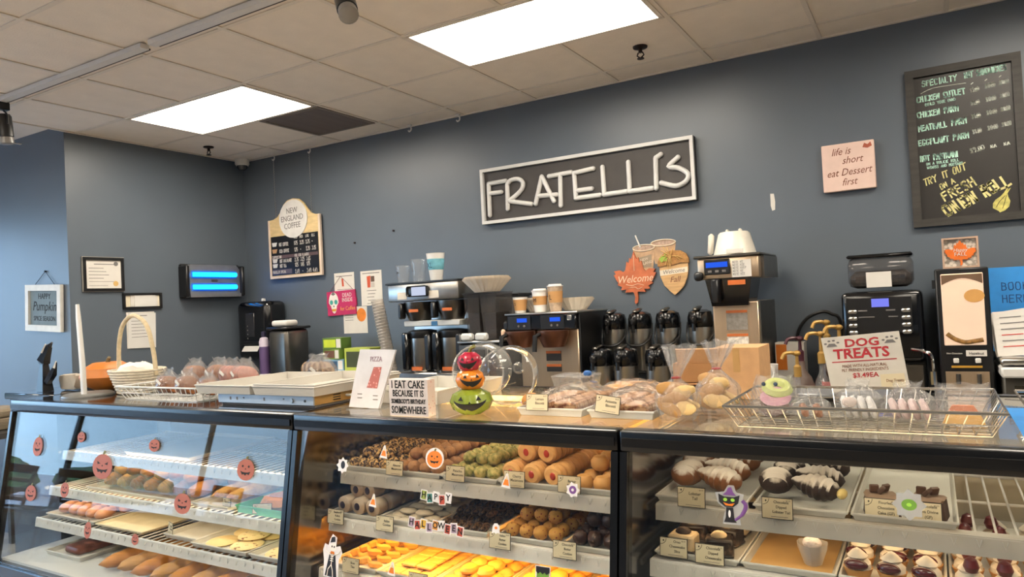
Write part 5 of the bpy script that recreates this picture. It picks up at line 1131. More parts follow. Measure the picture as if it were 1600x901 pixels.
# ---- signs
t = thing('pizza_sign', 'white folded card sign reading PIZZA with a pink slice picture', 'sign', (-1.8, 1.98, Z0), r=(-.06, 0, 0))
qd = [(-.088, .003), (.055, -.0), (.137, .212), (-.032, .215)]
part('card', B().prism(qd, -.003, .0), M('card_white', 'c6c5c9', .7), t); part('back_leaf', B().prism([(-.075, .06), (.06, .0), (.137, .211), (-.03, .213)], .001, .004, Matrix.Translation((0, 0, 0)) @ Matrix.Rotation(.0, 4, 'X')), MATS['card_white'], t)
text(t, 'PIZZA', .026, (.045, -.0036, .178), M('ink_mauve', '8d6f7c', .7), shear=.1, sx=.8)
sl_ = part('slice_print', B().prism([(.0, .075), (.05, .073), (.072, .15), (.035, .15)], -.0042, -.0032), M('slice_pink', 'c98d86', .7, c2='a85f58', kind='V', split=(.25, .3), scale=70), t)
for xx, z in ((-.035, .05), (.04, .045)):
    for k in range(2): part('print', B().b2(xx-.01, xx+.012, -.0042, -.0032, z-.014*k, z+.003-.014*k), m_inkg, t)
t = thing('cake_sign', 'small white block sign reading I EAT CAKE BECAUSE IT IS SOMEBODYS BIRTHDAY SOMEWHERE', 'sign', (-1.511, 1.86, Z0))
part('block', B().b2(-.081, .081, 0, .04, 0, .122, .001), M('block_cream', 'cac0bc', .6), t); part('pink_edge', B().b2(.0811, .0816, .0, .04, .001, .121), M('edge_pink', 'd39a95', .6, c2='e6d5d0', kind='V', split=(.2, .26), scale=90), t)
for t_, z, sz, sx in (('I EAT CAKE', .104, .036, .76), ("BECAUSE IT IS", .075, .030, .70), ("SOMEBODY'S BIRTHDAY", .049, .021, .62), ('SOMEWHERE', .02, .034, .72)): text(t, t_, sz, (0, -.0008, z), m_ink, sx=sx, bold=.0004)
pan('white_tray', 'white tray lying behind the cake sign', -1.74, 2.33, Z0, .34, .46, .05, m_tray, None)
# ---- pumpkin trio
def mouth_pt(rx, rz_, u, v):
    s_ = 2*u-1; zt_ = -.06+.3*s_*s_; zb_ = -.62+.86*s_*s_; q = zt_+(min(zt_, zb_)-zt_)*v; a = s_*.85
    rr = rx*1.045*max(.05, 1-abs(q)**2.2*.62)
    return Vector((rr*math.sin(a), -rr*math.cos(a), q*rz_))
t = thing('pumpkin_trio', 'stack of three painted jack-o-lantern pumpkins, red over orange over green', 'figure', (-1.327, 1.96, Z0))
for nm, z, rx, rz_, col, sd_ in (('green_pumpkin', .042, .071, .042, '7f8f2c', 0), ('orange_pumpkin', .113, .049, .036, 'd07a1e', .15), ('red_pumpkin', .17, .041, .034, 'a81f3a', -.1)):
    pk = part(nm, B().lathe([(0, -.92*rz_), (rx*.45, -rz_), (rx*.85, -.6*rz_), (rx, 0), (rx*.85, .6*rz_), (rx*.45, .97*rz_), (0, .85*rz_)], 36, wob=lambda a, z: 1+.035*math.cos(a*10)), M(nm+'_paint', col, .25, n=.2, scale=18, coat=.4), t, (0, 0, z), (0, 0, sd_))
    fc = part('face', B().grid(lambda u, v: mouth_pt(rx, rz_, u, v), 14, 2), m_ink, pk, (0, 0, 0), (0, 0, .5))
    for sx in (-1, 1):
        a = sx*.42; part('eye', B().prism([(-rx*.13, -rz_*.02), (rx*.13, -rz_*.02), (0, rz_*.3)], -.0015, .0, Matrix.Rotation(a, 4, 'Z') @ Matrix.Translation((0, -rx*1.0, rz_*.25)) @ Matrix.Rotation(-.35, 4, 'X')), m_ink, pk, (0, 0, 0), (0, 0, .5))
    part('nose', B().prism([(-rx*.06, 0), (rx*.06, 0), (0, rz_*.16)], -.0015, 0, Matrix.Translation((0, -rx*1.045, rz_*.02))), m_ink, pk, (0, 0, 0), (0, 0, .5))
part('stem', B().tube([(0, 0, .2), (.008, 0, .215), (.022, 0, .222)], [.007, .006, .007], 6), M('stem_olive', '7d7a3a', .6), t)
# ---- cake domes lying on their sides
for i, (x, y, rz_, sc, lb) in enumerate(((-1.43, 2.21, .95, 1.0, 'clear cake dome on its side behind the pumpkin trio'), (-1.255, 2.1, .75, .98, 'clear cake dome on its side right of the pumpkin trio'))):
    t = thing('cake_dome', lb, 'cake dome', (x, y, Z0), rz_); R_ = .1*sc
    m = Matrix.Translation((0, 0, R_+.02)) @ Matrix.Rotation(1.35, 4, 'X')
    part('dome', B().lathe([(R_, -.07), (R_*.98, 0), (R_*.93, .035), (R_*.78, .075), (R_*.5, .1), (0, .112)], 32, m=m), m_dome, t)
    part('rim', B().tube([m @ Vector((R_*1.01*math.cos(a), R_*1.01*math.sin(a), -.07)) for a in [2*PI*j/32 for j in range(32)]], .0035, 6, True), GL('dome_rim', (.9, .9, .88), .05, 1.5, .2), t)
    part('knob', B().lathe([(.012, .11), (.012, .118), (.02, .124), (.018, .134), (0, .136)], 14, m=m), m_dome, t)
solo('orange_bun', 'small orange bun sitting under the right cake dome', 'bun', B().ell((0, 0, .026), (.034, .034, .026), 14, 8), M('bun_orange', 'c98a45', .6), (-1.185, 2.11, Z0))
t = thing('deli_container', 'clear deli container with a blue lid tab beside the biscotti', 'container', (-1.17, 2.44, Z0)); part('tub', B().frust((.12, .1), (.15, .12), 0, .07), m_film, t); part('lid', B().box((0, 0, .074), (.155, .125, .008), .003), m_film, t); part('blue_tab', B().box((.06, -.03, .085), (.03, .02, .02), .006), M('tab_blue', '2b62a5', .5), t)
# ---- wrapped biscotti trays
m_bis = M('biscotti_crumb', 'b98a5c', .75, c2='8a5a38', kind='N', scale=35, bump=.4); m_bisd = M('biscotti_nut', '7a4a36', .75, c2='c9a27c', scale=60, bump=.5); m_loaf = M('biscotti_loaf', 'bf8b50', .65, n=.2, scale=20)
def bis_tray(label, x, y, w, d, nl, tg):
    t = pan('biscotti_tray', label, x, y, Z0, w, d, .022, m_tray, 'biscotti trays')
    part('wrap_film', B().grid(lambda u, v: Vector(((u-.5)*w*.98, (v-.5)*d*.98, .018+.062*math.sin(PI*min(1, max(0, u)))**.5*math.sin(PI*(.04+.92*v))**.4+.004*math.sin(u*25+v*6)+.003*math.sin(v*31+u*9))), 16, 22), m_film2, t)
    sl = B().box((0, 0, 0), (w*.36, .014, .036), .004).mesh('biscotti', m_bisd); sb = B().box((0, 0, 0), (w*.36, .014, .036), .004).mesh('biscotti', m_bis)
    for r_ in range(2):
        for i in range(int(d*.84/.017)):
            solo('biscotti', 'sliced biscotti wrapped on the '+tg, 'biscotti', sl if i < 9 else sb, None, (x+(-.24+.48*r_)*w*.9, y-d*.42+i*.017, Z0+.024), group='biscotti on the '+tg, r=(.35, 0, .1*math.sin(i)))
bis_tray('front left biscotti tray wrapped in film', -1.045, 2.15, .225, .36, 2, 'front left tray'); bis_tray('front right biscotti tray wrapped in film', -.81, 2.15, .205, .36, 2, 'front right tray')
def loafpack(label, x, y, rz_, n=6):
    t = thing('wrapped_loaf', label, 'wrapped bread', (x, y, Z0), rz_, group='wrapped loaves'); 
    part('tray', B().frust((.24, .13), (.27, .15), 0, .016), m_tray, t)
    for i in range(3): part('loaf', B().ell((0, -.04+.04*i, .034), (.115, .024, .018), 14, 8), m_loaf, t)
    part('wrap_film', B().grid(lambda u, v: Vector(((u-.5)*.27, (v-.5)*.155, .015+.05*math.sin(PI*u)**.4*math.sin(PI*v)**.5+.003*math.sin(u*30+v*8))), 16, 10), m_film2, t)
loafpack('film-wrapped loaf tray behind the biscotti trays', -.935, 2.43, -.05)
price_tag(-1.081, 1.958, Z0+.018, 'Lemon', 'price tag reading Lemon Biscotti on the front left biscotti tray', 'Biscotti'); price_tag(-.845, 1.955, Z0+.018, 'Anisette', 'price tag reading Anisette Biscotti on the front right biscotti tray', 'Biscotti', ry=.12)
# ---- bread bags
m_bread = M('bread_pale', 'd9b87e', .75, n=.12, scale=25); m_crust = M('bread_crust', 'b88a4e', .7, n=.15, scale=20)
def bread_bag(label, x, y, rz_, r, hh, tall):
    t = thing('bread_bag', label, 'bread bag', (x, y, Z0), rz_, group='bread bags'); rnd = random.Random(int(-x*1000))
    k = 0
    for (dx, dy, dz, a, b_) in ((-.35, -.5, .2, .3, .9), (.32, -.5, .22, -.5, .2), (0, -.4, .45, .2, -.4), (.42, .2, .28, .9, .4), (-.42, .2, .3, -.8, .3), (0, .3, .3, .4, .9), (-.3, -.2, .66, -.3, .2), (.3, -.3, .58, .5, -.6), (.1, .2, .62, .2, .5)):
        part('bread_slice', B().ell((0, 0, 0), (r*.7, r*.22, hh*.17), 14, 8).jitter(.0015, k), m_bread if k % 2 else m_crust, t, (dx*r, dy*r, dz*hh+.012), (a, b_*.5, rnd.uniform(-.5, .5))); k += 1
    def f(u, v):
        a = 2*PI*u
        if v < .62: q = v/.62; rad = r*(.72+.34*math.sin(PI*(.1+.75*q)))*(1-.82*max(0, (q-.55)/.45)**1.6); z = hh*q
        else: q = (v-.62)/.38; rad = r*(.16+.62*q); z = hh+tall*q
        pl = 1+(.07+.16*max(0, v-.3))*math.sin(a*9+v*5)+.05*math.sin(a*17+v*7)
        return Vector((rad*math.cos(a)*pl+ (.25*r*max(0, v-.62)/.38), rad*.85*math.sin(a)*pl, max(.001, z+.004*math.sin(a*6))))
    part('bag_film', B().grid(f, 40, 20, True), m_film, t)
    part('twist_tie', B().tube([(r*.19*math.cos(a), r*.17*math.sin(a), hh+.002) for a in [2*PI*i/10 for i in range(10)]], .003, 5, True), M('tie_red', 'a0302c', .5), t)
bread_bag('tied clear bag of bread slices beside the right biscotti tray', -.645, 2.0, .2, .058, .118, .095); bread_bag('tied clear bag of bread slices left of the steel wire basket', -.565, 2.14, -.4, .062, .13, .085)
# ---- cardboard behind
t = thing('cardboard_flats', 'flattened kraft cardboard boxes leaning behind the bread bags', 'cardboard', (-.715, 2.45, Z0), .12)
for k, (z, a) in enumerate(((.02, -.05), (.034, .04), (.05, -.02))): part('flat', B().box((0, .02*k, z), (.15, .13, .007), .001, rz=a), m_kraft, t)
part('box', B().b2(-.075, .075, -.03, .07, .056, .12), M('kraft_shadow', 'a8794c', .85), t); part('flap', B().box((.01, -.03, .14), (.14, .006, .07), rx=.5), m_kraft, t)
t = thing('cardboard_box', 'plain kraft cardboard box beside the single brewer column', 'box', (-.575, 2.52, Z0)); part('carton', B().b2(-.075, .075, -.09, .09, 0, .168, .001), m_kraft, t); part('top_flap', B().b2(-.075, .0, -.09, .09, .168, .171), m_kraft, t); part('top_flap', B().b2(.001, .075, -.09, .09, .168, .171), m_kraft, t); part('tape', B().b2(-.01, .012, -.0915, -.0902, .09, .168), M('tape_tan', 'b8905a', .35), t)
# ---- steel wire basket with treats
m_wsteel = M('wire_steel', 'b5b2ac', .25, metal=.9)
wire_basket('steel wire basket of bagged treats on the right case', -.49, .13, 1.9, 2.32, .058, .03, m_wsteel, .032, .0016)
def donut_bag(label, x, y, z, mats_):
    t = thing('donut_bag', label, 'bagged donuts', (x, y, z)); 
    for i, m_ in enumerate(mats_): part('donut', B().lathe([(.012, .0), (.02, -.012), (.034, -.012), (.042, 0), (.034, .013), (.02, .013), (.012, 0)], 20), m_, t, (.004*i, .012*i, .018+.024*i), (.45, .1*i, 0))
    part('bag_film', B().grid(lambda u, v: Vector(((.066-.02*v*v)*math.cos(2*PI*u)*(1+.06*math.sin(2*PI*u*7)), (.05-.015*v)*math.sin(2*PI*u)+.02*v, .001+.1*v+.005*math.sin(2*PI*u*5))), 28, 6, True), m_film, t)
    for dx in (-.02, .012): part('candy_eye', B().ell((dx, -.02, .083), (.006, .003, .006), 8, 6), M('candy_navy', '33445a', .4), t)
donut_bag('bag of glazed donuts, green over pink over brown, in the steel wire basket', -.40, 2.1, Z0+.012, (M('donut_brown', '5a3a2c', .5), M('donut_pink', 'c98fa0', .4), M('donut_green', 'b3bc62', .4)))
bagged('bagged_treat', 'small flat bag with a tan biscuit beside the donut bag', -.295, 2.05, Z0+.006, 0, 2, .02, m_ck, .034, group='bagged treats', cat='bagged treat', sticker=False)
m_bone = M('icing_white', 'd6d4d2', .5, n=.08)
bagged('bagged_treat', 'bag of white iced ghost cookies in front of the dog treats sign', -.18, 2.07, Z0+.006, 0, 4, .03, m_bone, .04, group='bagged treats', cat='bagged treat', sticker=False, h=.085)
part('cookie_face', B().ell((-.02, -.03, .05), (.018, .005, .014), 12, 6), M('icing_face', 'c9b8ae', .5), bpy.data.objects[[o.name for o in bpy.data.objects if o.name.startswith('bagged_treat')][-1]])
bagged('bagged_treat', 'bag of pale pink iced cookies in the steel wire basket', -.065, 2.07, Z0+.006, 0, 4, .028, M('icing_pink', 'cdb4b0', .5), .045, group='bagged treats', cat='bagged treat', sticker=False, h=.08)
t = thing('candy_corn_cookie_bag', 'bag with a yellow and orange candy corn cookie in the steel wire basket', 'bagged treat', (.05, 2.05, Z0+.008))
part('yellow_band', B().prism([(-.045, 0), (.045, 0), (.034, .026), (-.034, .026)], -.012, .006), M('icing_yellow', 'd09a2a', .5), t); part('orange_band', B().prism([(-.034, .0262), (.034, .0262), (.022, .046), (-.022, .046)], -.012, .006), M('icing_orange', 'c2652a', .5), t)
part('bag_film', B().grid(lambda u, v: Vector(((.056)*math.cos(2*PI*u)*(1+.05*math.sin(2*PI*u*7)), (.036-.018*v)*math.sin(2*PI*u), .001+.096*v+.005*math.sin(2*PI*u*5))), 28, 6, True), m_film, t)
wire_basket('second steel wire basket cut off by the right edge', .175, .62, 1.92, 2.3, .058, .03, m_wsteel, .032, .0016)
solo('blue_sheet', 'bright blue paper lying between the two steel wire baskets', 'paper', B().b2(-.2, .2, -.2, .24, 0, .0006), MATS['folder_blue'], (.36, 2.15, TZ+.0002))
# ---- dog treats sign on the grey scale
t = thing('counter_scale', 'flat grey scale behind the steel wire basket', 'scale', (-.29, 2.47, Z0)); part('platform', B().b2(-.12, .17, -.07, .1, .014, .026, .004), M('scale_grey', '8b8d90', .35, metal=.5), t); part('base', B().b2(-.1, .15, -.05, .09, 0, .014), m_black, t)
t = thing('dog_treats_sign', 'cream card sign reading DOG TREATS with paw prints and prices', 'sign', (-.185, 2.43, Z0+.0275), r=(-.10, -.065, 0))
part('card', B().prism([(-.1, .006), (.115, .012), (.105, .182), (-.115, .178)], -.001, .0015), M('card_cream2', 'c4beb3', .6), t)
m_rs = M('sign_red', 'a8242c', .6)
text(t, 'DOG', .034, (-.0, -.0018, .155), m_rs, sx=1.25, bold=.001); text(t, 'TREATS', .042, (-.005, -.0018, .122), m_rs, sx=1.08, bold=.0013)
part('underline', B().b2(-.05, .045, -.0022, -.0012, .1385, .1395), m_rs, t); part('underline', B().b2(-.09, .09, -.0022, -.0012, .098, .101), m_rs, t)
for k, (t_, z) in enumerate((('MADE WITH ALL-NATURAL', .085), ('PET FRIENDLY INGREDIENTS', .072))): text(t, t_, .0135, (0, -.0018, z), m_brown, sx=.75)
text(t, '$3.49EA', .02, (0, -.0018, .055), m_rs, sx=1.05, bold=.0004)
for cxx in (-.085, .078):
    pw = part('paw_print', B().prism([(cxx-.016, .148), (cxx+.016, .148), (cxx+.008, .158), (cxx-.008, .158)], -.0022, -.0012), m_inkg, t)
    for q, (ddx, ddz) in enumerate(((-.018, .158), (-.007, .166), (.006, .167), (.018, .16))): part('toe', B().prism(ellipse(cxx+ddx, ddz, .0045, .003, 8), -.0022, -.0012), m_inkg, pw)
lbp = part('tag', B().b2(.04, .105, -.0035, -.0012, .012, .055), m_card, t); text(lbp, 'Dog Treats', .012, (.078, -.0042, .035), m_brown, sx=.85)
# ================================================================ inside the display cases
def tray9(x, z, y0, label, mat=None, w=.225, d=.6, h=.016): return pan('bakery_tray', label, x, y0+d/2, z+.0012, w, d, h, mat or m_tray, 'bakery trays')
def scatter(me, name, label, group, cat, pts_):
    for (x, y, z, r) in pts_:
        solo(name, label, cat, me, None, (x, y, z), group=group, r=r)
rn = random.Random(11)
# ---------------------------------------------------------------- middle case, top shelf
zs = 1.005; zt = zs+.0068
cols = [(-1.845, 'tray of almond cookies'), (-1.612, 'tray of brown macaroons'), (-1.38, 'tray of green pistachio macaroons'), (-1.145, 'tray of cherry macaroons'), (-.905, 'tray of round butter cookies')]
for x, n_ in cols: tray9(x, zs, 1.995, 'white %s, middle case top shelf' % n_)
FIX = ('sprinkled_finger', 'bow_pastry', 'wafer_cookie', 'iced_cookie')
def heap(me, name, label, group, xc, y0, nx, ny, sx, sy, z, layers=2, lift=.03, rmax=.3, cat='cookie', off=0):
    P = []
    for L in range(layers):
        for j in range(ny-L*2 if L else ny):
            for i in range(nx-L):
                P.append((xc+(i-(nx-1-L)/2)*sx+rn.uniform(-.001, .001), y0+(j+.5*L+L*.5)*sy+rn.uniform(-.001, .001), z+lift*L*1.12, (rn.uniform(-rmax, rmax)*.25, rn.uniform(-rmax, rmax)*.25, 0 if name in FIX else rn.uniform(0, 6))))
    scatter(me, name, label, group, cat, P)
alm = B().ell((0, 0, .019), (.0235, .0235, .019), 12, 8).jitter(.002, 1).mesh('almond_cookie', M('almond_crust', '3d2a1c', .7, c2='cfa668', split=(.45, .55), scale=85, bump=.8, bscale=90))
heap(alm, 'almond_cookie', 'almond-crusted cookie on the top shelf of the middle case', 'almond cookies', -1.845, 2.03, 4, 11, .05, .05, zt, 2, .028)
mac = B().ell((0, 0, .021), (.0245, .0245, .021), 12, 8).jitter(.002, 2).mesh('macaroon', M('macaroon_brown', '9c6f47', .75, n=.25, scale=50, bump=.8, bscale=70))
heap(mac, 'macaroon', 'rough brown macaroon on the top shelf of the middle case', 'brown macaroons', -1.612, 2.035, 4, 10, .0515, .053, zt, 2, .032)
pis = B().ell((0, 0, .021), (.0245, .0245, .021), 12, 8).jitter(.0025, 3).mesh('pistachio_macaroon', M('pistachio', '77793c', .75, c2='b5a263', scale=60, bump=.8, bscale=70))
heap(pis, 'pistachio_macaroon', 'green pistachio macaroon on the top shelf of the middle case', 'pistachio macaroons', -1.38, 2.035, 4, 10, .0515, .053, zt, 2, .032)
# cherry macaroons stand on edge in files
m_cm = M('cherry_macaroon', 'cc9a5e', .7, n=.15, scale=30, bump=.3); m_cherry = M('cherry_red', 'a5301c', .35)
cm = B().lathe([(0, .0), (.012, .0), (.026, -.002), (.033, .004), (.034, .012), (.028, .018), (0, .02)], 18).mesh('cherry_macaroon', m_cm)
cc = B().lathe([(0, -.004), (.008, -.003), (.011, .001), (0, .003)], 10, sx=1.0, sy=1.3).mesh('cherry', m_cherry)
def cherry(x, y, z):
    o = solo('cherry_macaroon', 'cherry-centred macaroon standing on edge on the top shelf of the middle case', 'cookie', cm, None, (x, y, z), group='cherry macaroons', r=(-PI/2+.12, 0, rn.uniform(-.05, .05)))
    return o
for i, xx in enumerate((-1.222, -1.145, -1.068)):
    for j in range(17):
        o = cherry(xx+rn.uniform(-.002, .002), 2.012+j*.031, zt+.035)
        if j == 0: part('cherry', cc, None, o)
for i, xx in enumerate((-1.184, -1.107)):
    for j in range(15):
        o = cherry(xx+rn.uniform(-.002, .002), 2.055+j*.031, zt+.095)
        if j == 0: part('cherry', cc, None, o)
but = B().lathe([(0, 0), (.022, 0), (.030, .012), (.030, .028), (.02, .042), (0, .047)], 16).mesh('butter_cookie', M('butter_round', 'c18e50', .6, n=.1, scale=12))
heap(but, 'butter_cookie', 'smooth round butter cookie on the top shelf of the middle case', 'round butter cookies', -.905, 2.035, 3, 9, .0645, .064, zt, 2, .043, .15)
for x, a, b_, c_, lb in ((-1.676, 'Almond', 'Macaroons', None, 'price tag below the almond cookies on the top shelf of the middle case'), (-1.413, 'Pistachio', 'Macaroons', None, 'price tag reading Pistachio Macaroons'), (-1.183, 'Cherry', 'Macaroons', None, 'price tag reading Cherry Macaroons'), (-.988, 'Butter', 'Rounds', None, 'price tag below the round butter cookies partly under a flower sticker')):
    price_tag(x, 1.966, 1.013, a, lb, b_, c_)
# ---------------------------------------------------------------- middle case, second shelf
zs = .85; zt = zs+.0068
for x, n_ in ((-1.85, 'rolled raspberry cookies'), (-1.62, 'white iced cookies'), (-1.385, 'dark sprinkled fingers'), (-1.12, 'sprinkled butter cookies'), (-.885, 'chocolate butter cookies')): tray9(x, zs, 1.93, 'white tray of %s, middle case second shelf' % n_)
m_roll = SUG('rolled_cookie', 'b5997a', 'd8ccba', .2, .6)
rl = B().lathe([(0, 0), (.02, .0), (.03, .006), (.031, .03), (.03, .06), (.02, .066), (0, .066)], 16, m=Matrix.Rotation(PI/2, 4, 'X')).mesh('rolled_cookie', m_roll)
jm = B().ell((0, 0, 0), (.012, .004, .014), 10, 6).mesh('jam_filling', M('jam_dark', '3a2a30', .3))
for L, (nx, ny) in enumerate(((3, 7), (2, 5))):
    for i in range(nx):
        for j in range(ny):
            o = solo('rolled_cookie', 'sugared rolled cookie with dark jam on the second shelf of the middle case', 'cookie', rl, None, (-1.85+(i-(nx-1)/2)*.066, 2.02+j*.076+.03*L, zt+.032+.052*L), group='rolled jam cookies', r=(0, 0, rn.uniform(-.1, .1)))
            if j < 2: part('jam_filling', jm, None, o, (0, -.068, 0))
wc = B().lathe([(0, 0), (.03, 0), (.033, .006), (.022, .014), (0, .016)], 16, sx=1.15, sy=.8).mesh('iced_cookie', M('icing_offwhite', 'cfc3ad', .6, n=.06))
heap(wc, 'iced_cookie', 'off-white iced cookie on the second shelf of the middle case', 'white iced cookies', -1.62, 1.96, 3, 10, .07, .054, zt, 2, .015, .15)
fg = B().ell((0, 0, .013), (.013, .036, .013), 10, 8).jitter(.0018, 5).mesh('sprinkled_finger', M('choc_sprinkle', '2b1a12', .6, c2='6e5030', kind='V', scale=110, bump=.8, bscale=120))
heap(fg, 'sprinkled_finger', 'dark sprinkle-coated finger cookie on the second shelf of the middle case', 'dark sprinkled fingers', -1.385, 1.97, 6, 7, .031, .078, zt, 2, .023, .12)
sb = B().ell((0, 0, .022), (.0245, .0245, .022), 12, 8).jitter(.0015, 6).mesh('sprinkled_cookie', M('rainbow_cookie', '7a2a1c', .65, c2='bf8a3c', kind='V', split=(.2, .28), scale=85, bump=.4))
heap(sb, 'sprinkled_cookie', 'golden butter cookie with sprinkles on the second shelf of the middle case', 'sprinkled butter cookies', -1.12, 1.97, 4, 10, .0515, .054, zt, 2, .034)
cb = B().ell((0, 0, .024), (.0245, .026, .024), 12, 8).jitter(.002, 7).mesh('chocolate_cookie', M('choc_glaze', '3f2418', .4, c2='9c7a66', split=(.6, .72), scale=60, bump=.5))
heap(cb, 'chocolate_cookie', 'chocolate-dipped butter cookie on the second shelf of the middle case', 'chocolate butter cookies', -.885, 1.975, 4, 9, .0515, .058, zt, 2, .037)
for x, a, b_, c_, lb in ((-1.90, 'Raspberry', 'Rolled', 'Cookies', 'price tag below the rolled jam cookies'), (-1.67, 'Italian', 'Cookies', None, 'price tag below the white iced cookies'), (-1.203, 'Italian', 'Butter', 'Cookies', 'price tag below the sprinkled butter cookies'), (-.978, 'Chocolate', 'Butter', 'Cookies', 'price tag reading Chocolate Butter Cookies')):
    price_tag(x, 1.894, .838, a, lb, b_, c_)
# ---------------------------------------------------------------- middle case, third shelf (amber lit)
zs = .69; zt = zs+.0068
for x, n_ in ((-1.81, 'fried bow pastries'), (-1.575, 'wafer cookies'), (-1.34, 'shell pastries'), (-1.105, 'puff rounds'), (-.88, 'puff rounds at the right end')): tray9(x, zs, 1.87, 'white tray of %s, middle case third shelf' % n_)
bw = B().tube(smooth_path([(-.05, 0, .008), (-.02, .012, .016), (.01, -.01, .012), (.05, .006, .01)], 4), [.006]+[.014]*11+[.006], 6, flat=.5).mesh('bow_pastry', M('fried_dough', 'c99a56', .6, n=.15, scale=20))
heap(bw, 'bow_pastry', 'twisted fried bow pastry on the third shelf of the middle case', 'fried bow pastries', -1.81, 1.92, 2, 10, .09, .05, zt, 2, .018, .25, 'pastry')
wf = B().box((0, 0, .006), (.06, .045, .01), .003).mesh('wafer', M('wafer_gold', 'cfa767', .7, n=.15, scale=40, bump=.4))
heap(wf, 'wafer_cookie', 'flat golden wafer on the third shelf of the middle case', 'golden wafers', -1.575, 1.91, 3, 11, .066, .048, zt, 2, .012, .15)
pf = B().lathe([(0, 0), (.028, 0), (.032, .008), (.026, .018), (.012, .024), (0, .025)], 14).jitter(.0015, 9).mesh('puff_round', M('puff_gold', 'd09f55', .6, n=.15, scale=25))
heap(pf, 'puff_round', 'small golden puff pastry in the third tray of the third shelf', 'golden puffs, third tray', -1.34, 1.91, 3, 9, .066, .06, zt, 2, .02, .15, 'pastry'); heap(pf, 'puff_round', 'small golden puff pastry in the fourth tray of the third shelf', 'golden puffs, fourth tray', -1.105, 1.91, 3, 9, .066, .06, zt, 2, .02, .15, 'pastry')
heap(pf, 'puff_round', 'small golden puff pastry in the right end tray of the third shelf', 'golden puffs, end tray', -.88, 1.91, 3, 9, .066, .06, zt, 1, .02, .15, 'pastry')
price_tag(-1.79, 1.845, .694, 'Bow', 'price tag behind the skeleton sticker in the middle case', 'Ties'); price_tag(-1.50, 1.85, .682, 'Wafer', 'grey price tag at the bottom edge beside a candy corn sticker', 'Cookies')
# ---------------------------------------------------------------- right case, top shelf
zs = 1.01; zt = zs+.0068
for x, n_ in ((-.592, 'lobster tails'), (-.33, 'chocolate dipped lobster tails'), (-.09, 'flourless cakes')): tray9(x, zs, 1.985, 'white tray of %s on the right case top shelf' % n_, w=.25 if x < -.5 else .228)
def shell_pastry(L, R_):
    """ridged clam-shaped puff pastry"""
    b = B(); pr = []
    n = 15
    for i in range(n+1):
        u = i/n; pr.append((R_*(math.sin(PI*min(1, u*.93+.03))**.65)*(1-.42*u)*(1+.075*(-1)**i), u*L))
    pr = [(0, 0)]+pr[1:]; pr.append((0, L))
    b.lathe(pr, 18, m=Matrix.Rotation(-PI/2+.15, 4, 'X'), sy=.72)
    return b
m_lob = SUG('lobster_pastry', '7a4a24', 'd9cfc2', .36, .56, 38); m_lobd = SUG('dipped_pastry', '2b1a12', 'd2c8bc', .4, .56, 45)
lob = shell_pastry(.14, .056).mesh('lobster_tail', m_lob); lod = shell_pastry(.13, .054).mesh('dipped_lobster_tail', m_lobd)
for i, (x, y, rz_, dz) in enumerate(((-.49, 2.05, 1.25, 0), (-.49, 2.18, 1.5, 0), (-.665, 2.05, -.1, 0), (-.665, 2.2, .1, 0), (-.49, 2.31, 1.3, 0), (-.49, 2.44, 1.5, 0), (-.665, 2.36, -.1, 0), (-.5, 2.13, 1.7, .085), (-.65, 2.22, -.2, .085), (-.52, 2.36, 1.3, .085))):
    solo('lobster_tail', 'sugar-dusted lobster tail pastry on the top shelf of the right case', 'pastry', lob, None, (x, y, zt+.043+dz), group='lobster tails', r=(0, 0, rz_))
for i, (x, y, rz_, dz) in enumerate(((-.235, 2.05, 1.3, 0), (-.4, 2.05, .1, 0), (-.235, 2.18, 1.6, 0), (-.4, 2.2, -.1, 0), (-.235, 2.31, 1.3, 0), (-.24, 2.12, 1.6, .08), (-.39, 2.2, -.1, .085))):
    o = solo('dipped_lobster_tail', 'chocolate dipped lobster tail with icing sugar in the right case', 'pastry', lod, None, (x, y, zt+.042+dz), group='chocolate dipped lobster tails', r=(0, 0, rz_))
    if i == 0: part('cream_filling', B().ell((0, -.004, 0), (.022, .012, .014), 10, 6), M('custard', 'd9c07a', .5), o)
def cake_piece(x, y, label, rz_):
    t = thing('chocolate_cake', label, 'cake', (x, y, zt), rz_, group='flourless chocolate cakes')
    part('cake', B().prism([(-.04, 0), (.04, 0), (.035, .045), (-.035, .04)], -.03, .03), M('choc_sponge', '4a3326', .7, n=.2), t); part('frosting', B().box((0, 0, .047), (.072, .06, .012), .005).jitter(.002, 3), M('mocha_frosting', '8f7560', .6), t)
    for k, (dx, dy) in enumerate(((-.015, 0), (.012, .008), (0, -.015))): part('chocolate_curl', B().box((dx, dy, .064), (.022, .01, .02), .002, rx=.4*k, rz=.7*k), M('curl_brown', '5b4030', .5), t)
cake_piece(-.14, 2.05, 'flourless chocolate cake behind its tag on the right case top shelf', .2); cake_piece(-.035, 2.06, 'lava divine cake with chocolate chunks behind the green eye sticker', -.15)
for x, z, a, b_, c_, lb in ((-.603, 1.014, 'Lobster', 'Tail', None, 'price tag reading Lobster Tail on the right case'), (-.377, 1.006, 'Chocolate', 'Dipped', 'Lobster Tail', 'price tag reading Chocolate Dipped Lobster Tail')): price_tag(x, 1.945, z, a, lb, b_, c_, h=.055)
price_tag(-.137, 1.992, 1.0175, 'Flourless', 'price tag reading Flourless Chocolate Cake GF', 'Chocolate', 'Cake (GF)'); price_tag(-.046, 1.992, 1.0175, 'Chocolate', 'price tag reading Chocolate Lava Divine GF', 'Lava Divine', '(GF)')
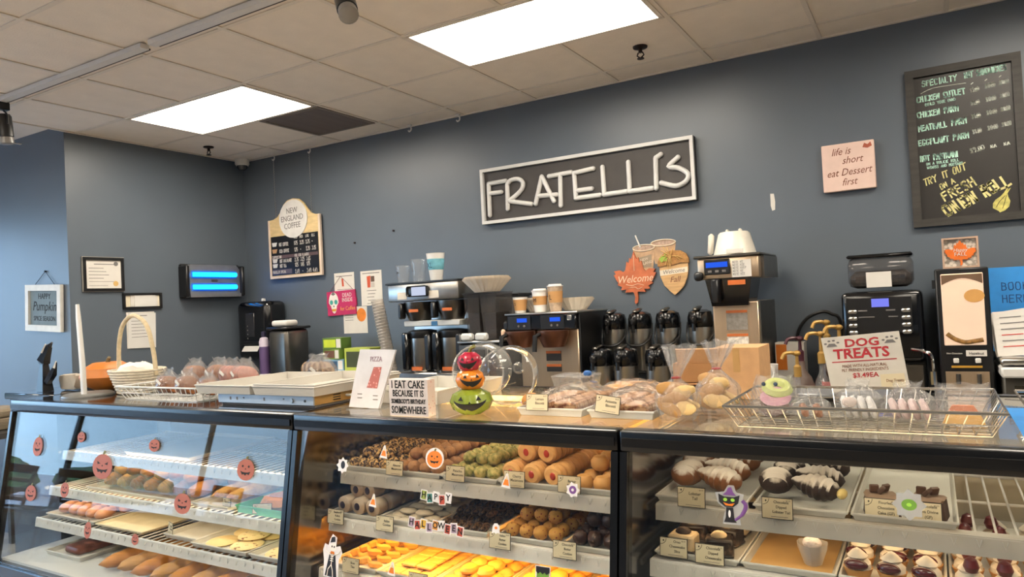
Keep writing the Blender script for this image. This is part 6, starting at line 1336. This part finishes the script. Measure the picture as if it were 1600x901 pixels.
# ---------------------------------------------------------------- right case, second shelf
zs = .875; zt = zs+.0068
for x, n_ in ((-.59, 'cheesecake slices'), (-.355, 'parchment'), (-.12, 'cream puffs'), (.115, 'berry tarts'), (.35, 'berry tarts at the right end')): tray9(x, zs, 1.915, 'white tray of %s on the right case second shelf' % n_)
solo('parchment_sheet', 'brown parchment lining an empty tray in the right case', 'parchment', B().b2(-.1, .1, -.28, .28, 0, .001), M('parchment_amber', 'b9935a', .5, n=.15, scale=8), (-.355, 2.22, zt))
m_chs = M('cheesecake', 'cdb691', .6); m_chd = M('cheesecake_choc', '241a16', .35, c2='6b5645', split=(.55, .65), scale=30)
for j in range(5):
    for i in range(2):
        dk = (i+j) % 3 != 0
        t = thing('cheesecake_slice', 'chocolate topped cheesecake slice in the right case second shelf tray' if dk else 'plain cheesecake slice with cookie crumbs in the right case', 'cake', (-.643+.1*i, 1.985+.095*j, zt), rn.uniform(-.25, .25), group='dark cheesecake slices' if dk else 'plain cheesecake slices')
        part('filling', B().box((0, 0, .024), (.075, .06, .046), .006), m_chd if dk else m_chs, t); part('crust', B().box((0, 0, .0035), (.077, .062, .007), .002), m_chd, t)
        part('topping', B().ell((0, 0, .05), (.022, .018, .013), 10, 6).jitter(.002, j), m_chs if dk else M('crumb_dark', '3a2a22', .7), t)
price_tag(-.646, 1.9, .886, 'Oreo', 'price tag reading Cheesecake Slice at the left end of the right case', 'Cheesecake', 'Slice', h=.052); price_tag(-.548, 1.9, .881, 'Chocolate', 'price tag reading Chocolate Dipped Cheesecake', 'Dipped', 'Cheesecake', h=.052)
t = thing('dipped_cannoli', 'chocolate dipped cannoli cup with white pearls on the parchment tray', 'pastry', (-.305, 2.0, zt+.0015))
part('cone', B().lathe([(0, 0), (.014, 0), (.022, .05), (.019, .05), (0, .045)], 14), M('choc_cone', '5a3f2c', .5), t); part('pearl_cap', B().ell((0, 0, .054), (.024, .024, .016), 14, 8), M('pearl_white', 'd6cccb', .5, n=.2, scale=120, bump=.8, bscale=150), t)
part('paper_wrap', B().lathe([(.022, 0), (.036, .04), (.038, .055)], 12, wob=lambda a, z: 1+.08*math.sin(a*3)), GL('parchment_wrap', (.8, .78, .72), .3, 1.4, .4), t)
m_cream = M('whipped_cream', 'd9cdbc', .6); m_berry = M('cherry_glaze', '4a121a', .2, coat=.4); m_past = M('tart_pastry', 'bd8a4c', .6)
def tart(x, y, label, group, straw=False, fl=0):
    t = thing('cream_tart', label, 'pastry', (x, y, zt), rn.uniform(-.4, .4), group=group)
    part('shell', B().lathe([(0, 0), (.026, 0), (.034, .022), (.031, .022), (0, .018)], 16), m_past, t)
    part('cream', B().lathe([(0, .018), (.031, .02), (.03, .034), (.02, .044), (.024, .05), (.01, .064), (0, .07)], 14).jitter(.0012, int(-x*99)), m_cream, t)
    if straw: part('strawberry', B().lathe([(0, .045), (.012, .05), (.017, .062), (.012, .078), (0, .086)], 12), M('strawberry', '5e1a1e', .3, coat=.3), t, (.006*fl, -.018, 0))
    else: part('cherry_filling', B().ell((.0, -.024, .034), (.028, .014, .014), 12, 8), m_berry, t)
for j in range(5):
    for i in range(3): tart(-.195+.075*i, 1.965+.09*j, 'cream puff with dark cherry filling in the right case', 'cherry cream puffs')
for k, xx in enumerate((.115, .35)):
    for j in range(5):
        for i in range(3): tart(xx-.075+.075*i, 1.965+.09*j, 'white cream tart topped with a strawberry in the %s berry tray' % ('first' if k == 0 else 'end'), 'strawberry tarts %d' % k, True, (-1)**i)
# ---------------------------------------------------------------- left case
zs = .955; pan('bakery_tray', 'empty white tray on the top shelf of the left case', -3.2, 2.3, zs+.0012, .5, .5, .016, m_tray, 'bakery trays')
zs = .79; zt = zs+.0068
m_bun = M('bun_golden', 'b87a36', .55, n=.25, scale=12, bump=.2); m_bunp = M('bun_floury', 'cfa468', .75, n=.15, scale=14); m_brd = M('bread_brown', '96582a', .6, n=.25, scale=14)
pan('bakery_tray', 'large white tray of rolls on the second shelf of the left case', -3.23, 2.23, zs+.0012, .8, .54, .016, m_tray, 'bakery trays')
def loaf(L, R_, sl=4):
    b = B(); pr = [(0, 0)]
    for i in range(1, 12):
        u = i/12; pr.append((R_*math.sin(PI*u)**.45*(1+.06*math.sin(u*sl*2*PI)), u*L))
    pr.append((0, L)); b.lathe(pr, 14, m=Matrix.Translation((0, L/2, 0)) @ Matrix.Rotation(PI/2, 4, 'X'), sy=.8)
    return b
ra = loaf(.195, .041).jitter(.002, 1).mesh('bread_roll', m_bun); rb = loaf(.19, .041).jitter(.002, 2).mesh('bread_roll', m_bunp); rc = loaf(.195, .0405).mesh('bread_roll', m_brd)
PL = [(-3.55+.108*i, 2.08+.21*j, 0, .3, (i+j*2) % 3) for j in range(2) for i in range(7)] + [(-3.496+.108*i, 2.10+.21*j, .055, .3, (i+j+1) % 3) for j in range(2) for i in range(6)]
for i, (x, y, dz, a, k) in enumerate(PL):
    solo('bread_roll', ('golden', 'floury pale', 'brown crusted')[k]+' bread roll piled on the second shelf of the left case', 'bread', (ra, rb, rc)[k], None, (x, y, zt+.036+dz), group='%s bread rolls' % ('golden', 'floury', 'brown')[k], r=(0, 0, a))
solo('plastic_sheet', 'crinkled clear plastic draped over the front of the bread rolls', 'plastic', B().grid(lambda u, v: Vector((-.36+.72*u, -.03*v*v+.012*math.sin(u*9), .002+.085*v+.012*math.sin(u*17+v*4)*v)), 30, 8), m_film, (-3.22, 1.985, zt+.014))
tray9(-2.70, zs, 1.96, 'white tray of filled loaves on the second shelf of the left case', w=.24)
m_str = M('stromboli', 'ad7640', .65, c2='d6ab6c', scale=30, bump=.6)
st_ = loaf(.36, .036, 7).jitter(.003, 8).mesh('filled_loaf', m_str)
for x, lb in ((-2.755, 'left knobbly filled loaf on a white tray in the left case'), (-2.66, 'right knobbly filled loaf on a white tray in the left case')): solo('filled_loaf', lb, 'bread', st_, None, (x, 2.2, zt+.03), r=(0, 0, -.05))
pan('green_tray', 'green tray with a cheese danish in the left case', -2.37, 2.22, zs+.0012, .34, .5, .03, M('tray_green', '4da476', .45), None)
t = thing('cheese_danish', 'round braided danish with yellow centre on the green tray', 'pastry', (-2.40, 2.1, zt))
part('pastry_ring', B().lathe([(.03, .012), (.05, .0), (.085, .002), (.095, .02), (.08, .045), (.055, .05), (.035, .035), (.03, .02)], 28, wob=lambda a, z: 1+.05*math.sin(a*11)), m_bun, t); part('centre', B().lathe([(0, .0), (.04, .0), (.04, .028), (0, .034)], 18), M('custard_yellow', 'd9b23a', .35), t)
price_tag(-2.40, 1.985, zt, '', 'small cream price card leaning on the green tray', lean=-.3, rz=.5, w=.08, h=.04)
price_tag(-2.60, 1.972, zt+.013, 'Stromboli', 'small price card on the filled loaf tray', w=.05, h=.035)
zs = .65; zt = zs+.0068
pan('bakery_tray', 'white tray of pink glazed pastries at the left end of the third shelf', -3.68, 2.15, zs+.0012, .42, .5, .016, m_tray, 'bakery trays')
gp = loaf(.13, .032, 3).mesh('glazed_pastry', M('pink_glaze_pastry', 'c08a6a', .45, n=.25, scale=18))
for j in range(4):
    for i in range(5): solo('glazed_pastry', 'pink-brown glazed pastry at the left end of the third shelf of the left case', 'pastry', gp, None, (-3.84+.08*i, 1.985+.115*j, zt+.027), group='glazed pastries', r=(0, 0, .5+rn.uniform(-.2, .2)))
pan('bakery_tray', 'flat empty cream tray on the third shelf of the left case', -3.27, 2.17, zs+.0012, .36, .54, .012, M('tray_cream', 'd2c6a6', .6), 'bakery trays')
pan('bakery_tray', 'nearly empty white tray with a card on the third shelf of the left case', -2.85, 2.19, zs+.0012, .22, .54, .018, m_tray, 'bakery trays')
pan('bakery_tray', 'white tray of sugar cookies on the third shelf of the left case', -2.56, 2.17, zs+.0012, .34, .56, .018, m_tray, 'bakery trays'); pan('bakery_tray', 'white tray of frosted cookies at the right end of the third shelf', -2.2, 2.17, zs+.0012, .34, .56, .018, m_tray, 'bakery trays')
sgm = M('sugar_cookie', 'd9bd86', .7, n=.1, scale=10); sgs = M('sugar_cookie_sprinkled', 'dcc493', .7, c2='7d5236', split=(.62, .66), scale=55)
sg = B().lathe([(0, 0), (.062, 0), (.068, .005), (.06, .011), (0, .013)], 24).mesh('sugar_cookie', sgm); sg2 = B().lathe([(0, 0), (.062, 0), (.068, .005), (.06, .011), (0, .013)], 24).mesh('sprinkled_cookie', sgs)
for i, (x, y, k, dz) in enumerate(((-2.63, 1.97, 0, 0), (-2.49, 1.98, 1, 0), (-2.63, 2.11, 0, 0), (-2.49, 2.12, 0, 0), (-2.63, 2.25, 0, 0), (-2.49, 2.26, 1, 0), (-2.56, 2.36, 0, 0), (-2.53, 2.05, 1, .0135), (-2.53, 2.2, 1, .0135))):
    solo('large_sugar_cookie', 'large pale sugar cookie with brown sprinkles in the left case' if k else 'large plain sugar cookie in the left case', 'cookie', sg2 if k else sg, None, (x, y, zt+dz), group='sprinkled sugar cookies' if k else 'plain sugar cookies')
for i, (x, y) in enumerate(((-2.27, 1.97), (-2.13, 1.98), (-2.27, 2.11), (-2.13, 2.12), (-2.27, 2.25), (-2.13, 2.26))): solo('large_sugar_cookie', 'large sprinkled sugar cookie at the right end of the third shelf', 'cookie', sg2, None, (x, y, zt), group='sugar cookies in the end tray')
for x, y in ((-2.87, 2.25), (-2.82, 2.385)): solo('large_sugar_cookie', 'plain sugar cookie left at the back of the nearly empty tray', 'cookie', sg, None, (x, y, zt), group='last cookies on the nearly empty tray')
price_tag(-2.93, 1.93, zt+.015, 'Sugar', 'small grey card on the nearly empty tray in the left case', 'Cookie', w=.06, h=.045, rz=-.3)
zt = .501
ba = loaf(.42, .05, 5).jitter(.002, 4).mesh('long_loaf', m_bun); bb_ = loaf(.4, .048, 5).jitter(.002, 5).mesh('long_loaf', M('loaf_tan', 'b98b55', .7, n=.2, scale=10))
for i in range(10): solo('long_loaf', ('golden', 'tan')[i % 2]+' long loaf lying on the bottom deck of the left case', 'bread', (ba, bb_)[i % 2], None, (-3.2+.118*i, 1.985, zt+.041), group=('golden', 'tan')[i % 2]+' long loaves', r=(0, 0, -.1))
pan('bakery_tray', 'shallow white tray with a dark fruit strip on the bottom deck', -3.62, 2.05, zt, .3, .44, .02, m_tray, 'bakery trays'); solo('fruit_strip', 'dark glazed fruit pastry strip on the bottom deck tray of the left case', 'pastry', B().box((0, 0, .018), (.12, .36, .036), .014, seg=2).jitter(.0015, 6), M('fruit_glaze', '7c4a3c', .35, n=.3, scale=25), (-3.62, 2.05, zt+.0055), rz=0)
